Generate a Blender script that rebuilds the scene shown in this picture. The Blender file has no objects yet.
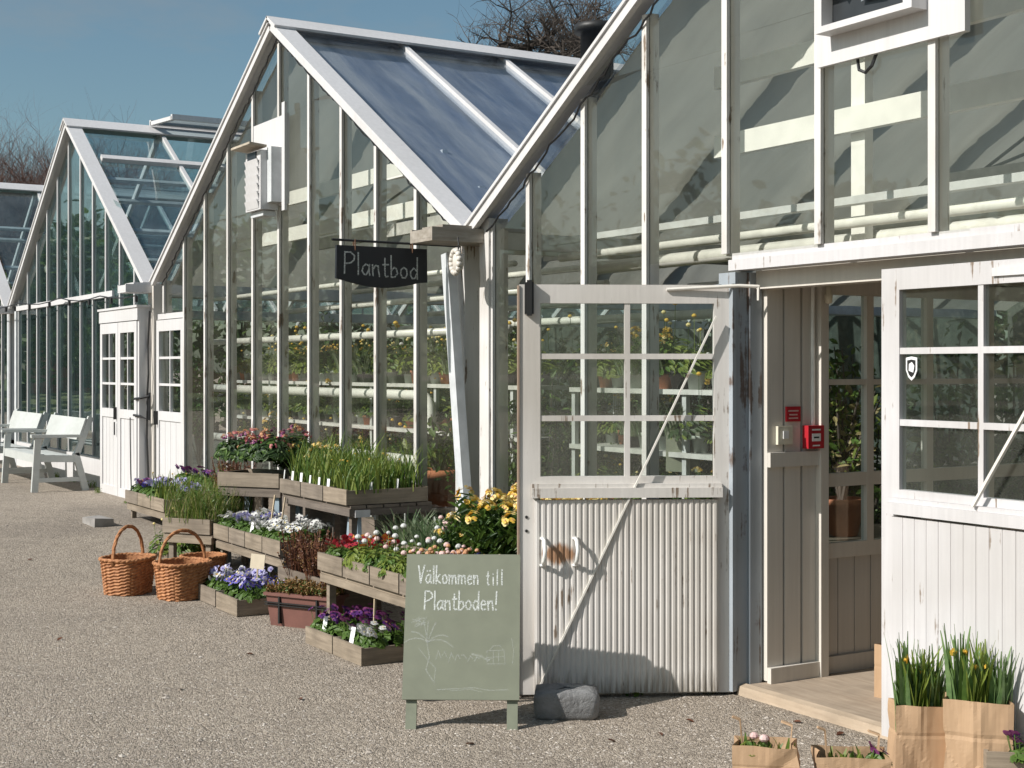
import bpy, math, random
from mathutils import Vector, Matrix, Euler
R = random.Random(7)
S = bpy.context.scene
COL = S.collection
V = Vector

# ------------------------------------------------------------------ helpers
class MB:
    def __init__(s): s.v=[]; s.f=[]; s.m=[]
    def add(s, vs, fs, mi=0):
        o=len(s.v); s.v+= [tuple(v) for v in vs]
        s.f+= [tuple(i+o for i in f) for f in fs]; s.m+= [mi]*len(fs)
    def box(s, x0,x1,y0,y1,z0,z1, mi=0):
        vs=[(x0,y0,z0),(x1,y0,z0),(x1,y1,z0),(x0,y1,z0),(x0,y0,z1),(x1,y0,z1),(x1,y1,z1),(x0,y1,z1)]
        s.add(vs,[(3,2,1,0),(4,5,6,7),(0,1,5,4),(1,2,6,5),(2,3,7,6),(3,0,4,7)],mi)
    def bar(s, p, q, w, d, up=(0,0,1), mi=0, w2=None, d2=None):
        p=V(p); q=V(q); a=(q-p).normalized(); up=V(up)
        if abs(a.dot(up))>.98: up=V((0,1,0)) if abs(a.y)<.9 else V((1,0,0))
        x=a.cross(up).normalized(); y=x.cross(a).normalized()
        w2=w if w2 is None else w2; d2=d if d2 is None else d2
        vs=[p-x*w/2-y*d/2,p+x*w/2-y*d/2,p+x*w/2+y*d/2,p-x*w/2+y*d/2,
            q-x*w2/2-y*d2/2,q+x*w2/2-y*d2/2,q+x*w2/2+y*d2/2,q-x*w2/2+y*d2/2]
        s.add(vs,[(3,2,1,0),(4,5,6,7),(0,1,5,4),(1,2,6,5),(2,3,7,6),(3,0,4,7)],mi)
    def tube(s, pts, r, n=8, mi=0, caps=True):
        pts=[V(p) for p in pts]; rs=r if isinstance(r,(list,tuple)) else [r]*len(pts)
        vs=[]; ref=V((0,0,1)); prev=None
        for i,p in enumerate(pts):
            a=(pts[min(i+1,len(pts)-1)]-pts[max(i-1,0)])
            a=a.normalized() if a.length>1e-9 else V((0,0,1))
            if prev is None:
                x=a.cross(ref if abs(a.z)<.95 else V((1,0,0))).normalized()
            else:
                x=(prev-a*prev.dot(a)); x=x.normalized() if x.length>1e-6 else a.orthogonal().normalized()
            prev=x; y=a.cross(x)
            for k in range(n):
                t=2*math.pi*k/n; vs.append(p+(x*math.cos(t)+y*math.sin(t))*rs[i])
        fs=[]
        for i in range(len(pts)-1):
            for k in range(n):
                k2=(k+1)%n; fs.append((i*n+k,i*n+k2,(i+1)*n+k2,(i+1)*n+k))
        if caps:
            fs.append(tuple(range(n-1,-1,-1))); fs.append(tuple((len(pts)-1)*n+k for k in range(n)))
        s.add(vs,fs,mi)
    def lathe(s, prof, c=(0,0,0), n=20, mi=0, sx=1, sy=1):
        vs=[];c=V(c)
        for r,z in prof:
            for k in range(n):
                t=2*math.pi*k/n; vs.append((c.x+r*sx*math.cos(t),c.y+r*sy*math.sin(t),c.z+z))
        fs=[]
        for i in range(len(prof)-1):
            for k in range(n):
                k2=(k+1)%n; fs.append((i*n+k,i*n+k2,(i+1)*n+k2,(i+1)*n+k))
        s.add(vs,fs,mi)
    def prism(s, poly, y0, y1, mi=0):      # poly in XZ, counter-clockwise, extruded along Y
        n=len(poly)
        vs=[(x,y0,z) for x,z in poly]+[(x,y1,z) for x,z in poly]
        fs=[tuple(range(n)),tuple(range(2*n-1,n-1,-1))]
        for i in range(n):
            j=(i+1)%n; fs.append((j,i,i+n,j+n))
        s.add(vs,fs,mi)
    def ribbon(s, pts, w, y, mi=0, th=.0008):   # flat stroke in local XZ at depth y, facing -Y
        pts=[V((p[0],0,p[1])) for p in pts]
        for a,b in zip(pts[:-1],pts[1:]):
            d=(b-a)
            if d.length<1e-6: continue
            d=d.normalized(); a2=a-d*w*.3; b2=b+d*w*.3; nn=V((-d.z,0,d.x))*w/2
            q=[a2-nn,b2-nn,b2+nn,a2+nn]
            s.add([(p.x,y,p.z) for p in q]+[(p.x,y-th,p.z) for p in q],[(4,5,6,7),(0,1,5,4),(1,2,6,5),(2,3,7,6),(3,0,4,7)],mi)
    def mesh(s, name, mats, smooth=False):
        me=bpy.data.meshes.new(name); me.from_pydata(s.v,[],s.f)
        for m in (mats if isinstance(mats,(list,tuple)) else [mats]): me.materials.append(m)
        me.polygons.foreach_set('material_index',s.m)
        if smooth: me.polygons.foreach_set('use_smooth',[True]*len(s.f))
        me.update(); return me
    def obj(s, name, mats, parent=None, smooth=False, loc=None, rz=0):
        return link(name,s.mesh(name,mats,smooth),parent,loc,rz)

def link(name, data, parent=None, loc=None, rz=0):
    o=bpy.data.objects.new(name,data); COL.objects.link(o)
    if parent: o.parent=parent
    if loc is not None: o.location=loc
    if rz: o.rotation_euler=(0,0,rz)
    return o
def tag(o,label,cat,group=None):
    o['label']=label; o['category']=cat
    if group: o['group']=group
    return o
def thing(name,label,cat,loc=(0,0,0),rz=0,group=None):
    return tag(link(name,None,None,loc,rz),label,cat,group)
def struct(o): o['kind']='structure'; return o
def stuff(o): o['kind']='stuff'; return o
KIDS={}
def kids(o):
    return [c for c in bpy.data.objects if c.parent==o]
def dup(root,loc,rz=0,label=None,group=None,sc=None,cache={}):
    if root.name not in cache: cache[root.name]=[(c,kids(c)) for c in kids(root)]
    r=root.copy(); COL.objects.link(r); r.location=loc; r.rotation_euler=(0,0,rz)
    if sc: r.scale=sc if isinstance(sc,tuple) else (sc,sc,sc)
    if label: r['label']=label
    if group: r['group']=group
    for c,gs in cache[root.name]:
        k=c.copy(); COL.objects.link(k); k.parent=r
        for g in gs:
            q=g.copy(); COL.objects.link(q); q.parent=k
    return r

# ------------------------------------------------------------------ camera frame (photo pixel -> place)
TH=math.atan(862/1422); CC,SS=math.cos(TH),math.sin(TH); FPX=1422.; CH=1.67; CY=-4.8; HY=368
def W(x,y,D):
    s=(x-512)/FPX
    return V((D*(-CC+SS*s), D*(SS+CC*s)+CY, CH+D*(HY-y)/FPX))
def Fp(x,y,Y):
    s=(x-512)/FPX; t=(Y-CY)/(SS+CC*s); return W(x,y,t)
def gz(X):
    t=min(1,max(0,(-9-X)/7)); return .2*t*t*(3-2*t)
def Gp(x,y):
    z=0
    for _ in range(4):
        D=FPX*(CH-z)/(y-HY); p=W(x,y,D); z=gz(p.x)
    p.z=z; return p

# ------------------------------------------------------------------ materials
def newmat(name):
    m=bpy.data.materials.new(name); m.use_nodes=True; nt=m.node_tree
    b=nt.nodes['Principled BSDF']; return m,nt,b
def N(nt,t,**k):
    n=nt.nodes.new(t)
    for a,v in k.items(): setattr(n,a,v)
    return n
def coords(nt,scale=(1,1,1),rnd=True):
    tc=N(nt,'ShaderNodeTexCoord'); mp=N(nt,'ShaderNodeMapping'); mp.inputs['Scale'].default_value=scale
    if rnd:
        oi=N(nt,'ShaderNodeObjectInfo'); mu=N(nt,'ShaderNodeMath',operation='MULTIPLY'); mu.inputs[1].default_value=37
        ad=N(nt,'ShaderNodeVectorMath',operation='ADD')
        nt.links.new(oi.outputs['Random'],mu.inputs[0]); nt.links.new(tc.outputs['Object'],ad.inputs[0]); nt.links.new(mu.outputs[0],ad.inputs[1])
        nt.links.new(ad.outputs[0],mp.inputs['Vector'])
    else: nt.links.new(tc.outputs['Object'],mp.inputs['Vector'])
    return mp.outputs['Vector']
def noise(nt,vec,scale,detail=4,rough=.55):
    n=N(nt,'ShaderNodeTexNoise'); n.inputs['Scale'].default_value=scale; n.inputs['Detail'].default_value=detail; n.inputs['Roughness'].default_value=rough
    nt.links.new(vec,n.inputs['Vector']); return n.outputs['Fac']
def ramp(nt,fac,stops):
    r=N(nt,'ShaderNodeValToRGB'); e=r.color_ramp.elements
    while len(e)<len(stops): e.new(.5)
    for x,(p,c) in zip(e,stops): x.position=p; x.color=(c if len(c)==4 else (*c,1))
    nt.links.new(fac,r.inputs['Fac']); return r.outputs['Color']
def mixc(nt,fac,a,b,mode='MIX'):
    m=N(nt,'ShaderNodeMix',data_type='RGBA',blend_type=mode)
    for s,v in ((m.inputs[0],fac),(m.inputs[6],a),(m.inputs[7],b)):
        if hasattr(v,'is_output'): nt.links.new(v,s)
        elif isinstance(v,(int,float)): s.default_value=v
        else: s.default_value=(*v,1)
    return m.outputs[2]
def bump(nt,b,h,strength=.3,dist=.004):
    n=N(nt,'ShaderNodeBump'); n.inputs['Strength'].default_value=strength; n.inputs['Distance'].default_value=dist
    nt.links.new(h,n.inputs['Height']); nt.links.new(n.outputs[0],b.inputs['Normal'])
def plain(name,c,rough=.6,metal=0,var=.12):
    m,nt,b=newmat(name); v=coords(nt); f=noise(nt,v,9,5)
    lo=tuple(x*(1-var) for x in c); hi=tuple(min(1,x*(1+var)) for x in c)
    nt.links.new(ramp(nt,f,[(.3,lo),(.7,hi)]),b.inputs['Base Color'])
    b.inputs['Roughness'].default_value=rough; b.inputs['Metallic'].default_value=metal; return m
def paint(name,c,wood=(.2,.15,.11),wear=.62,grain=(34,34,1.4),dirt=.25,rough=.55):
    """old oil paint on wood: long grain, grey dirt, bare wood where it has flaked"""
    m,nt,b=newmat(name)
    v=coords(nt,grain); v2=coords(nt,(1,1,1))
    g=noise(nt,v,1.0,6,.6); p=noise(nt,v2,3.2,5,.65); q=noise(nt,v2,1.1,3)
    col=mixc(nt,ramp(nt,g,[(.3,(0,0,0)),(.75,(1,1,1))]),tuple(x*.86 for x in c),c)
    col=mixc(nt,ramp(nt,q,[(.42,(0,0,0)),(.75,(dirt,)*3)]),col,tuple(x*y for x,y in zip(c,(.55,.52,.46))))
    s=N(nt,'ShaderNodeMath',operation='MULTIPLY_ADD'); s.inputs[1].default_value=.55
    nt.links.new(g,s.inputs[0])
    h=N(nt,'ShaderNodeMath',operation='MULTIPLY'); h.inputs[1].default_value=.45; nt.links.new(p,h.inputs[0]); nt.links.new(h.outputs[0],s.inputs[2])
    msk=ramp(nt,s.outputs[0],[(wear-.012,(0,0,0)),(wear+.025,(1,1,1))])
    col=mixc(nt,msk,col,wood); nt.links.new(col,b.inputs['Base Color'])
    b.inputs['Roughness'].default_value=rough; bump(nt,b,g,.35,.003); return m
def wood(name,a,bc,grain=(3,3,46),rough=.8):
    m,nt,b=newmat(name); v=coords(nt,grain); v2=coords(nt)
    g=noise(nt,v,1,6,.65); k=noise(nt,v2,5,4)
    col=ramp(nt,g,[(.28,a),(.72,bc)]); col=mixc(nt,ramp(nt,k,[(.4,(0,0,0)),(.8,(.55,)*3)]),col,tuple(x*.5 for x in a))
    oi=N(nt,'ShaderNodeObjectInfo'); vr=ramp(nt,oi.outputs['Random'],[(0,(.75,.75,.78)),(1,(1.0,.97,.93))])
    nt.links.new(mixc(nt,1.0,col,vr,'MULTIPLY'),b.inputs['Base Color']); b.inputs['Roughness'].default_value=rough; bump(nt,b,g,.5,.003); return m
def leaf(name,a,bc,trans=.35,rough=.5):
    m,nt,b=newmat(name); v=coords(nt); f=noise(nt,v,22,3)
    c=ramp(nt,f,[(.3,a),(.7,bc)]); nt.links.new(c,b.inputs['Base Color']); b.inputs['Roughness'].default_value=rough
    t=N(nt,'ShaderNodeBsdfTranslucent'); nt.links.new(c,t.inputs['Color'])
    mx=N(nt,'ShaderNodeMixShader'); mx.inputs[0].default_value=trans
    nt.links.new(b.outputs[0],mx.inputs[1]); nt.links.new(t.outputs[0],mx.inputs[2])
    nt.links.new(mx.outputs[0],nt.nodes['Material Output'].inputs['Surface']); return m
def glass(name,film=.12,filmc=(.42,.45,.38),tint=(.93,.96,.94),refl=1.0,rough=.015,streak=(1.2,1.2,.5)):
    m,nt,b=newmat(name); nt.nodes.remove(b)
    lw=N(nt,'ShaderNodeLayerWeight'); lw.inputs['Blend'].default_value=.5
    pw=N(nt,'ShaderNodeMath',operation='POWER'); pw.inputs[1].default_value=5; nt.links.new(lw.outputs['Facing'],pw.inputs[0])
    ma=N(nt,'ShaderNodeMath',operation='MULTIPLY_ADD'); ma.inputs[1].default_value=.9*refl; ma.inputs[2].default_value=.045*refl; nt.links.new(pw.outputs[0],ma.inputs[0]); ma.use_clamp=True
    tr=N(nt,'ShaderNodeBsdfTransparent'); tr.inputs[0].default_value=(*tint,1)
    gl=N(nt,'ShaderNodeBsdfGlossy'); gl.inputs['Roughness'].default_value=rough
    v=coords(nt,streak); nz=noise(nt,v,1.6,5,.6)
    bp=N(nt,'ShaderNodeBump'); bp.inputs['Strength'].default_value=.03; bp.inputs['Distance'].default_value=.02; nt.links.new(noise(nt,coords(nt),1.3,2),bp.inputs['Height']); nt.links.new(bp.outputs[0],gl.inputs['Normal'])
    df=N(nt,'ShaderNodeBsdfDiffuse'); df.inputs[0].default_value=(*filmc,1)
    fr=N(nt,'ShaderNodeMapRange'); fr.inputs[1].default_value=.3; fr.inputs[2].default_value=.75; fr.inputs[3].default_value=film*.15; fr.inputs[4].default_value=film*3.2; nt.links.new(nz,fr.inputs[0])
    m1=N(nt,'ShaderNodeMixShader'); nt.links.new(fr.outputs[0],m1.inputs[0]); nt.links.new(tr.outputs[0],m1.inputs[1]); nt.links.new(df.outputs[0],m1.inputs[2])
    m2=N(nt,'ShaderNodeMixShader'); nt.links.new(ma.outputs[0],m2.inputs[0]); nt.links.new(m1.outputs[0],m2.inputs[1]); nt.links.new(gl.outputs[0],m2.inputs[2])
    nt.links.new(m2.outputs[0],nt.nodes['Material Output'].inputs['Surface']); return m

M={}
M['white']=paint('white_paint',(.65,.64,.64),wear=.66,dirt=.2)
M['bar']=paint('old_white_bar_paint',(.72,.70,.68),wear=.585,dirt=.75,grain=(30,30,3))
M['door']=paint('greyed_door_paint',(.70,.67,.635),wear=.595,dirt=.6,grain=(40,40,2))
M['doorr']=paint('bright_door_paint',(.60,.585,.59),wear=.605,dirt=.5,grain=(40,40,1.6))
M['jamb']=paint('flaking_blue_grey_paint',(.36,.40,.44),wood=(.13,.10,.085),wear=.56,dirt=.6,grain=(26,26,1.3))
M['plank']=paint('cream_plank_paint',(.66,.62,.56),wear=.68,dirt=.3,grain=(30,30,1.2))
M['plank2']=paint('worn_plank_paint',(.52,.49,.45),wear=.62,dirt=.5,grain=(30,30,1.2))
M['bench']=paint('bench_paint',(.54,.56,.54),wear=.72,dirt=.3,grain=(8,8,20))
M['crate']=wood('weathered_crate_wood',(.19,.155,.115),(.37,.31,.24))
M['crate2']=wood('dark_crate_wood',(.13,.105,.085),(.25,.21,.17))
M['gut']=wood('weathered_gutter_wood',(.30,.26,.2),(.55,.5,.42),grain=(20,4,30))
M['edge']=wood('bare_door_edge',(.36,.25,.17),(.55,.42,.31),grain=(40,40,2))
M['stake']=wood('stake_wood',(.42,.33,.22),(.6,.5,.36),grain=(60,60,4))
M['blue']=plain('faded_blue_paint',(.26,.33,.38),.6)
M['ramp']=wood('ramp_boards',(.36,.285,.21),(.52,.43,.33),grain=(3,30,30))
M['black']=plain('black_board',(.010,.012,.016),.55)
M['green']=plain('sage_green_board',(.185,.198,.145),.6,var=.07)
M['greenleg']=plain('green_leg_paint',(.19,.205,.15),.7)
M['iron']=plain('dark_iron',(.03,.03,.03),.5,.4)
M['rust']=plain('rusty_iron',(.16,.08,.045),.8)
M['cable']=plain('black_cable',(.015,.015,.016),.5)
M['pipe']=plain('painted_pipe',(.78,.78,.75),.35)
M['steel']=plain('galvanised_steel',(.45,.47,.48),.4,.7)
M['ltgrey']=plain('light_grey_paint',(.55,.57,.58),.5)
M['red']=plain('red_plastic',(.42,.02,.03),.35)
M['cream']=plain('cream_plastic',(.66,.62,.5),.4)
M['labelw']=plain('white_label',(.8,.8,.8),.4)
M['terra']=plain('terracotta',(.45,.17,.085),.8,var=.2)
M['brownbox']=plain('brown_plastic',(.17,.075,.06),.55)
M['soil']=plain('potting_soil',(.05,.035,.025),.95,var=.5)
M['stone']=plain('grey_stone',(.20,.20,.20),.85,var=.35)
def roughen(m,sc,st,d):
    nt=m.node_tree; bump(nt,nt.nodes['Principled BSDF'],noise(nt,coords(nt),sc,6,.7),st,d)
roughen(M['stone'],22,1.0,.02)
M['brick']=plain('pale_kerb_stone',(.27,.255,.24),.9,var=.25)
M['plasticpot']=plain('black_plastic_pot',(.02,.02,.022),.5)
M['jar']=plain('grey_green_pot',(.40,.44,.40),.35)
M['rodw']=paint('rod_paint',(.76,.73,.67),wear=.66,grain=(9,9,9))
M['metalbar']=plain('corrugation_paint',(.7,.68,.64),.5)
M['bark']=plain('tree_bark',(.075,.06,.05),.9,var=.35)
M['bark2']=plain('red_brown_bark',(.13,.075,.06),.9,var=.35)
M['roofred']=plain('brick_red',(.33,.12,.07),.9,var=.25)
M['truss']=plain('truss_paint',(.56,.56,.55),.6,var=.2)
M['beam']=plain('white_beam_paint',(.82,.82,.80),.5,var=.06)
M['darkmetal']=plain('fan_dark',(.05,.055,.06),.4,.5)
M['wicker']=None
# foliage and flower colours
M['g_mid']=leaf('leaf_mid_green',(.06,.12,.02),(.125,.215,.04))
M['g_dark']=leaf('leaf_dark_green',(.018,.045,.012),(.05,.10,.025))
M['g_yel']=leaf('leaf_yellow_green',(.13,.20,.03),(.25,.29,.06))
M['g_blue']=leaf('leaf_blue_green',(.06,.12,.05),(.13,.20,.085))
M['g_narc']=leaf('leaf_daffodil',(.12,.21,.075),(.23,.34,.13))
M['g_sil']=leaf('leaf_silver_green',(.16,.21,.12),(.28,.33,.2))
M['brownleaf']=leaf('leaf_red_brown',(.08,.03,.018),(.2,.08,.04),.2)
M['rustleaf']=leaf('leaf_rust_orange',(.2,.09,.03),(.3,.2,.07),.2)
M['strawleaf']=leaf('leaf_straw',(.3,.24,.10),(.42,.36,.18),.3)
for n,a,b in (('f_purple',(.05,.012,.10),(.12,.025,.2)),('f_blue',(.07,.06,.32),(.2,.17,.55)),('f_lilac',(.36,.34,.6),(.55,.53,.74)),('f_white',(.58,.58,.57),(.74,.74,.72)),
              ('f_yellow',(.75,.46,.04),(.85,.62,.12)),('f_pink',(.5,.12,.18),(.62,.25,.22)),('f_orange',(.75,.27,.04),(.8,.42,.1)),('f_red',(.38,.015,.03),(.5,.04,.06)),
              ('f_palepink',(.72,.48,.46),(.8,.62,.58)),('f_peach',(.6,.3,.15),(.72,.42,.25)),('f_rust',(.42,.14,.07),(.55,.25,.13)),('f_dark',(.02,.008,.02),(.05,.015,.05)),('f_pyellow',(.8,.66,.25),(.85,.75,.4)),('f_mauve',(.2,.04,.16),(.34,.09,.26))):
    M[n]=leaf(n,a,b,.25,.6)
M['glass']=glass('old_greenhouse_glass',.013,filmc=(.45,.44,.36),tint=(.95,.955,.93),streak=(1.5,1.5,.45))
M['glassc']=glass('clear_pane_glass',.015,tint=(.9,.93,.92))
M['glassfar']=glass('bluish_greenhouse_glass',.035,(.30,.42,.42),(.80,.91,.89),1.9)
M['glassroof']=glass('roof_glass',.05,(.35,.38,.4),(.93,.96,.99),1.0,.03,(1,3,1))
M['glassroofc']=glass('clear_roof_glass',.03,(.4,.46,.48),(.86,.92,.93),1.3,.02)
def chalk():
    m,nt,b=newmat('chalk'); b.inputs['Base Color'].default_value=(.72,.75,.72,1); b.inputs['Roughness'].default_value=.9
    t=N(nt,'ShaderNodeBsdfTransparent'); mx=N(nt,'ShaderNodeMixShader'); f=noise(nt,coords(nt,rnd=False),170,2,.7)
    nt.links.new(ramp(nt,f,[(.36,(.15,)*3),(.56,(.85,)*3)]),mx.inputs[0]); nt.links.new(t.outputs[0],mx.inputs[1]); nt.links.new(b.outputs[0],mx.inputs[2])
    nt.links.new(mx.outputs[0],nt.nodes['Material Output'].inputs['Surface']); return m
M['chalk']=chalk()
def chalk2():
    m=M['chalk'].copy(); m.name='faint_chalk'
    r=[n for n in m.node_tree.nodes if n.type=='VALTORGB'][0]; r.color_ramp.elements[0].color=(0,0,0,1); r.color_ramp.elements[1].color=(.24,.24,.24,1); return m
M['chalkf']=chalk2()
def cloth():
    """woven shade screen: silvered blue-grey outside, dull cream inside, lets some light through"""
    m,nt,b=newmat('shade_screen_cloth'); nt.nodes.remove(b)
    v=coords(nt,(.22,2.0,.22)); f=noise(nt,v,1.5,6,.62)
    ci=ramp(nt,f,[(.3,(.36,.345,.285)),(.7,(.48,.46,.39))]); co=ramp(nt,f,[(.36,(.15,.20,.31)),(.47,(.27,.32,.43)),(.545,(.50,.52,.57)),(.63,(.74,.72,.70))])
    di=N(nt,'ShaderNodeBsdfDiffuse'); nt.links.new(ci,di.inputs[0]); tl=N(nt,'ShaderNodeBsdfTranslucent'); nt.links.new(ci,tl.inputs[0])
    a=N(nt,'ShaderNodeMixShader'); a.inputs[0].default_value=.55; nt.links.new(di.outputs[0],a.inputs[1]); nt.links.new(tl.outputs[0],a.inputs[2])
    do=N(nt,'ShaderNodeBsdfDiffuse'); nt.links.new(co,do.inputs[0]); go=N(nt,'ShaderNodeBsdfGlossy'); go.inputs['Roughness'].default_value=.4; go.inputs['Color'].default_value=(.5,.55,.62,1)
    c=N(nt,'ShaderNodeMixShader'); c.inputs[0].default_value=.3; nt.links.new(do.outputs[0],c.inputs[1]); nt.links.new(go.outputs[0],c.inputs[2])
    c2=N(nt,'ShaderNodeMixShader'); c2.inputs[0].default_value=.25; nt.links.new(c.outputs[0],c2.inputs[1]); nt.links.new(tl.outputs[0],c2.inputs[2])
    ge=N(nt,'ShaderNodeNewGeometry'); mx=N(nt,'ShaderNodeMixShader'); nt.links.new(ge.outputs['Backfacing'],mx.inputs[0]); nt.links.new(c2.outputs[0],mx.inputs[1]); nt.links.new(a.outputs[0],mx.inputs[2])
    nt.links.new(mx.outputs[0],nt.nodes['Material Output'].inputs['Surface']); return m
M['cloth']=cloth()
def wick():
    m,nt,b=newmat('wicker'); v=coords(nt,(1,1,1)); f=noise(nt,v,40,3); 
    nt.links.new(ramp(nt,f,[(.3,(.22,.08,.028)),(.7,(.50,.235,.10))]),b.inputs['Base Color']); b.inputs['Roughness'].default_value=.75; return m
M['wicker']=wick()
def paper():
    m,nt,b=newmat('kraft_paper'); v=coords(nt,(60,60,3)); f=noise(nt,v,1,5); g=noise(nt,coords(nt),3,4)
    nt.links.new(mixc(nt,.35,ramp(nt,f,[(.3,(.38,.245,.14)),(.7,(.47,.315,.19))]),ramp(nt,g,[(.3,(.34,.21,.12)),(.7,(.5,.34,.21))])),b.inputs['Base Color']); b.inputs['Roughness'].default_value=.75; bump(nt,b,g,.5,.02); return m
M['paper']=paper()
def gravel():
    m,nt,b=newmat('gravel_ground'); v=coords(nt,rnd=False)
    vo=N(nt,'ShaderNodeTexVoronoi'); vo.inputs['Scale'].default_value=64; nt.links.new(v,vo.inputs['Vector'])
    vo2=N(nt,'ShaderNodeTexVoronoi'); vo2.inputs['Scale'].default_value=145; nt.links.new(v,vo2.inputs['Vector'])
    big=noise(nt,v,.55,5); mid=noise(nt,v,6,4)
    c=ramp(nt,vo.outputs['Color'],[(.12,(.17,.14,.11)),(.5,(.37,.317,.258)),(.9,(.56,.49,.41))])
    c2=ramp(nt,vo2.outputs['Color'],[(.2,(.215,.178,.14)),(.8,(.51,.44,.365))])
    c=mixc(nt,.45,c,c2); c=mixc(nt,1.0,c,ramp(nt,big,[(.3,(.72,.71,.70)),(.48,(.93,.92,.9)),(.7,(1.0,.985,.96))]),'MULTIPLY'); c=mixc(nt,1.0,c,ramp(nt,mid,[(.3,(.86,.86,.86)),(.65,(1,1,1))]),'MULTIPLY')
    nt.links.new(c,b.inputs['Base Color']); b.inputs['Roughness'].default_value=.9
    ad=N(nt,'ShaderNodeMath',operation='ADD'); nt.links.new(vo.outputs['Distance'],ad.inputs[0]); nt.links.new(vo2.outputs['Distance'],ad.inputs[1])
    iv=N(nt,'ShaderNodeMath',operation='MULTIPLY_ADD'); iv.inputs[1].default_value=-1; iv.inputs[2].default_value=1; nt.links.new(ad.outputs[0],iv.inputs[0]); 
    sm=N(nt,'ShaderNodeMath',operation='ADD'); nt.links.new(iv.outputs[0],sm.inputs[0]); nt.links.new(mid,sm.inputs[1])
    bump(nt,b,sm.outputs[0],.7,.012); return m
M['gravel']=gravel()
def pebm():
    m,nt,b=newmat('pebble'); v=coords(nt,rnd=False); vo=N(nt,'ShaderNodeTexVoronoi'); vo.inputs['Scale'].default_value=45; nt.links.new(v,vo.inputs['Vector'])
    nt.links.new(ramp(nt,vo.outputs['Color'],[(.1,(.15,.125,.105)),(.5,(.38,.335,.29)),(.9,(.58,.53,.47))]),b.inputs['Base Color']); b.inputs['Roughness'].default_value=.85; return m
M['pebble']=pebm()
M['lawn']=plain('lawn',(.10,.13,.045),.95,var=.35)
M['floor']=plain('greenhouse_floor',(.16,.145,.125),.9,var=.3)

# ------------------------------------------------------------------ world, sun, camera
SUN_EL=math.radians(37); SUN_AZ=math.radians(4)       # light travels towards +Y, 8 deg to +X
to_sun=V((-math.sin(SUN_AZ)*math.cos(SUN_EL),-math.cos(SUN_AZ)*math.cos(SUN_EL),math.sin(SUN_EL)))
w=bpy.data.worlds.new('World'); S.world=w; w.use_nodes=True; nt=w.node_tree
sk=N(nt,'ShaderNodeTexSky',sky_type='NISHITA'); sk.sun_disc=False; sk.sun_elevation=SUN_EL; sk.sun_rotation=math.pi+SUN_AZ
sk.air_density=1.0; sk.dust_density=1.6; sk.ozone_density=1.0
bg=nt.nodes['Background']; bg.inputs['Strength'].default_value=.085
tint=mixc(nt,1.0,sk.outputs[0],(.90,1.05,1.0),'MULTIPLY')
tc=N(nt,'ShaderNodeTexCoord'); mp=N(nt,'ShaderNodeMapping'); mp.inputs['Scale'].default_value=(3,3,9); nt.links.new(tc.outputs['Generated'],mp.inputs['Vector'])
cl=noise(nt,mp.outputs['Vector'],1.7,7,.6)
tint=mixc(nt,ramp(nt,cl,[(.52,(0,0,0)),(.8,(.4,)*3)]),tint,(3.6,3.5,3.3))
nt.links.new(tint,bg.inputs['Color'])
sl=bpy.data.lights.new('sun','SUN'); sl.energy=5.0; sl.angle=math.radians(.5); sl.color=(1,.955,.905)
so=link('sun',sl); so.rotation_euler=(-to_sun).to_track_quat('-Z','Y').to_euler()
cam=bpy.data.cameras.new('camera'); co=link('camera',cam); S.camera=co
cam.sensor_width=36; cam.lens=FPX/1024*36; cam.shift_y=-16/1024; cam.clip_end=2000; cam.clip_start=.05
co.location=(0,CY,CH); co.rotation_euler=V((-CC,SS,0)).to_track_quat('-Z','Y').to_euler()
S.view_settings.view_transform='Standard'; S.view_settings.look='None'; S.view_settings.exposure=.15; S.view_settings.gamma=1
S.cycles.transparent_max_bounces=40; S.cycles.max_bounces=8; S.cycles.transmission_bounces=6
S.cycles.caustics_reflective=False; S.cycles.caustics_refractive=False

# ------------------------------------------------------------------ ground
def grid(name,xs,ys,off,mat):
    mb=MB(); vs=[(x,y,gz(x)+off) for y in ys for x in xs]; n=len(xs)
    fs=[(j*n+i,j*n+i+1,(j+1)*n+i+1,(j+1)*n+i) for j in range(len(ys)-1) for i in range(n-1)]
    mb.add(vs,fs); return mb.obj(name,mat)
xs=[-400,-120,-60,-30]+[-24+.5*i for i in range(35)]+[0,20,60,300]
struct(grid('ground',xs,[-300,-60,-20,-5,0,20,60,400],0,M['gravel']))
struct(grid('lawn',[-200,-100,-44],[-90,-40,-5.5],.02,M['lawn']))
struct(grid('greenhouse_floor',[-29.5]+[-24+.5*i for i in range(35)]+[-5.95],[.12,6,13.8],.02,M['floor']))
# loose pebbles lying on the gravel, nearest part
mb=MB()
def pebble(mb,x,y,r):
    z=gz(x); a=R.random()*6.28; q=[]
    e=.6+R.random()*.5; h=r*(.45+.4*R.random())
    for k in range(5):
        t=a+k*1.2566; q.append((x+r*math.cos(t)*(.8+.4*R.random()),y+r*e*math.sin(t)*(.8+.4*R.random()),z+h*.15))
    h*=.8; q.append((x+r*.2*(R.random()-.5),y+r*.2*(R.random()-.5),z+h))
    mb.add(q,[(0,1,5),(1,2,5),(2,3,5),(3,4,5),(4,0,5)])
for i in range(22000):
    py=500+285*R.random()**.75; px=-20+1080*R.random()
    p=Gp(px,py)
    if p.y>-.1: continue
    pebble(mb,p.x,p.y,.003+.006*R.random()**2)
for i in range(40):
    p=Gp(-20+1080*R.random(),520+250*R.random())
    if p.y<-.1: pebble(mb,p.x,p.y,.012+.01*R.random())
pb=mb.obj('gravel',M['pebble']); stuff(pb); tag(pb,'loose pale pebbles lying over the gravel yard','gravel')

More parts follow.
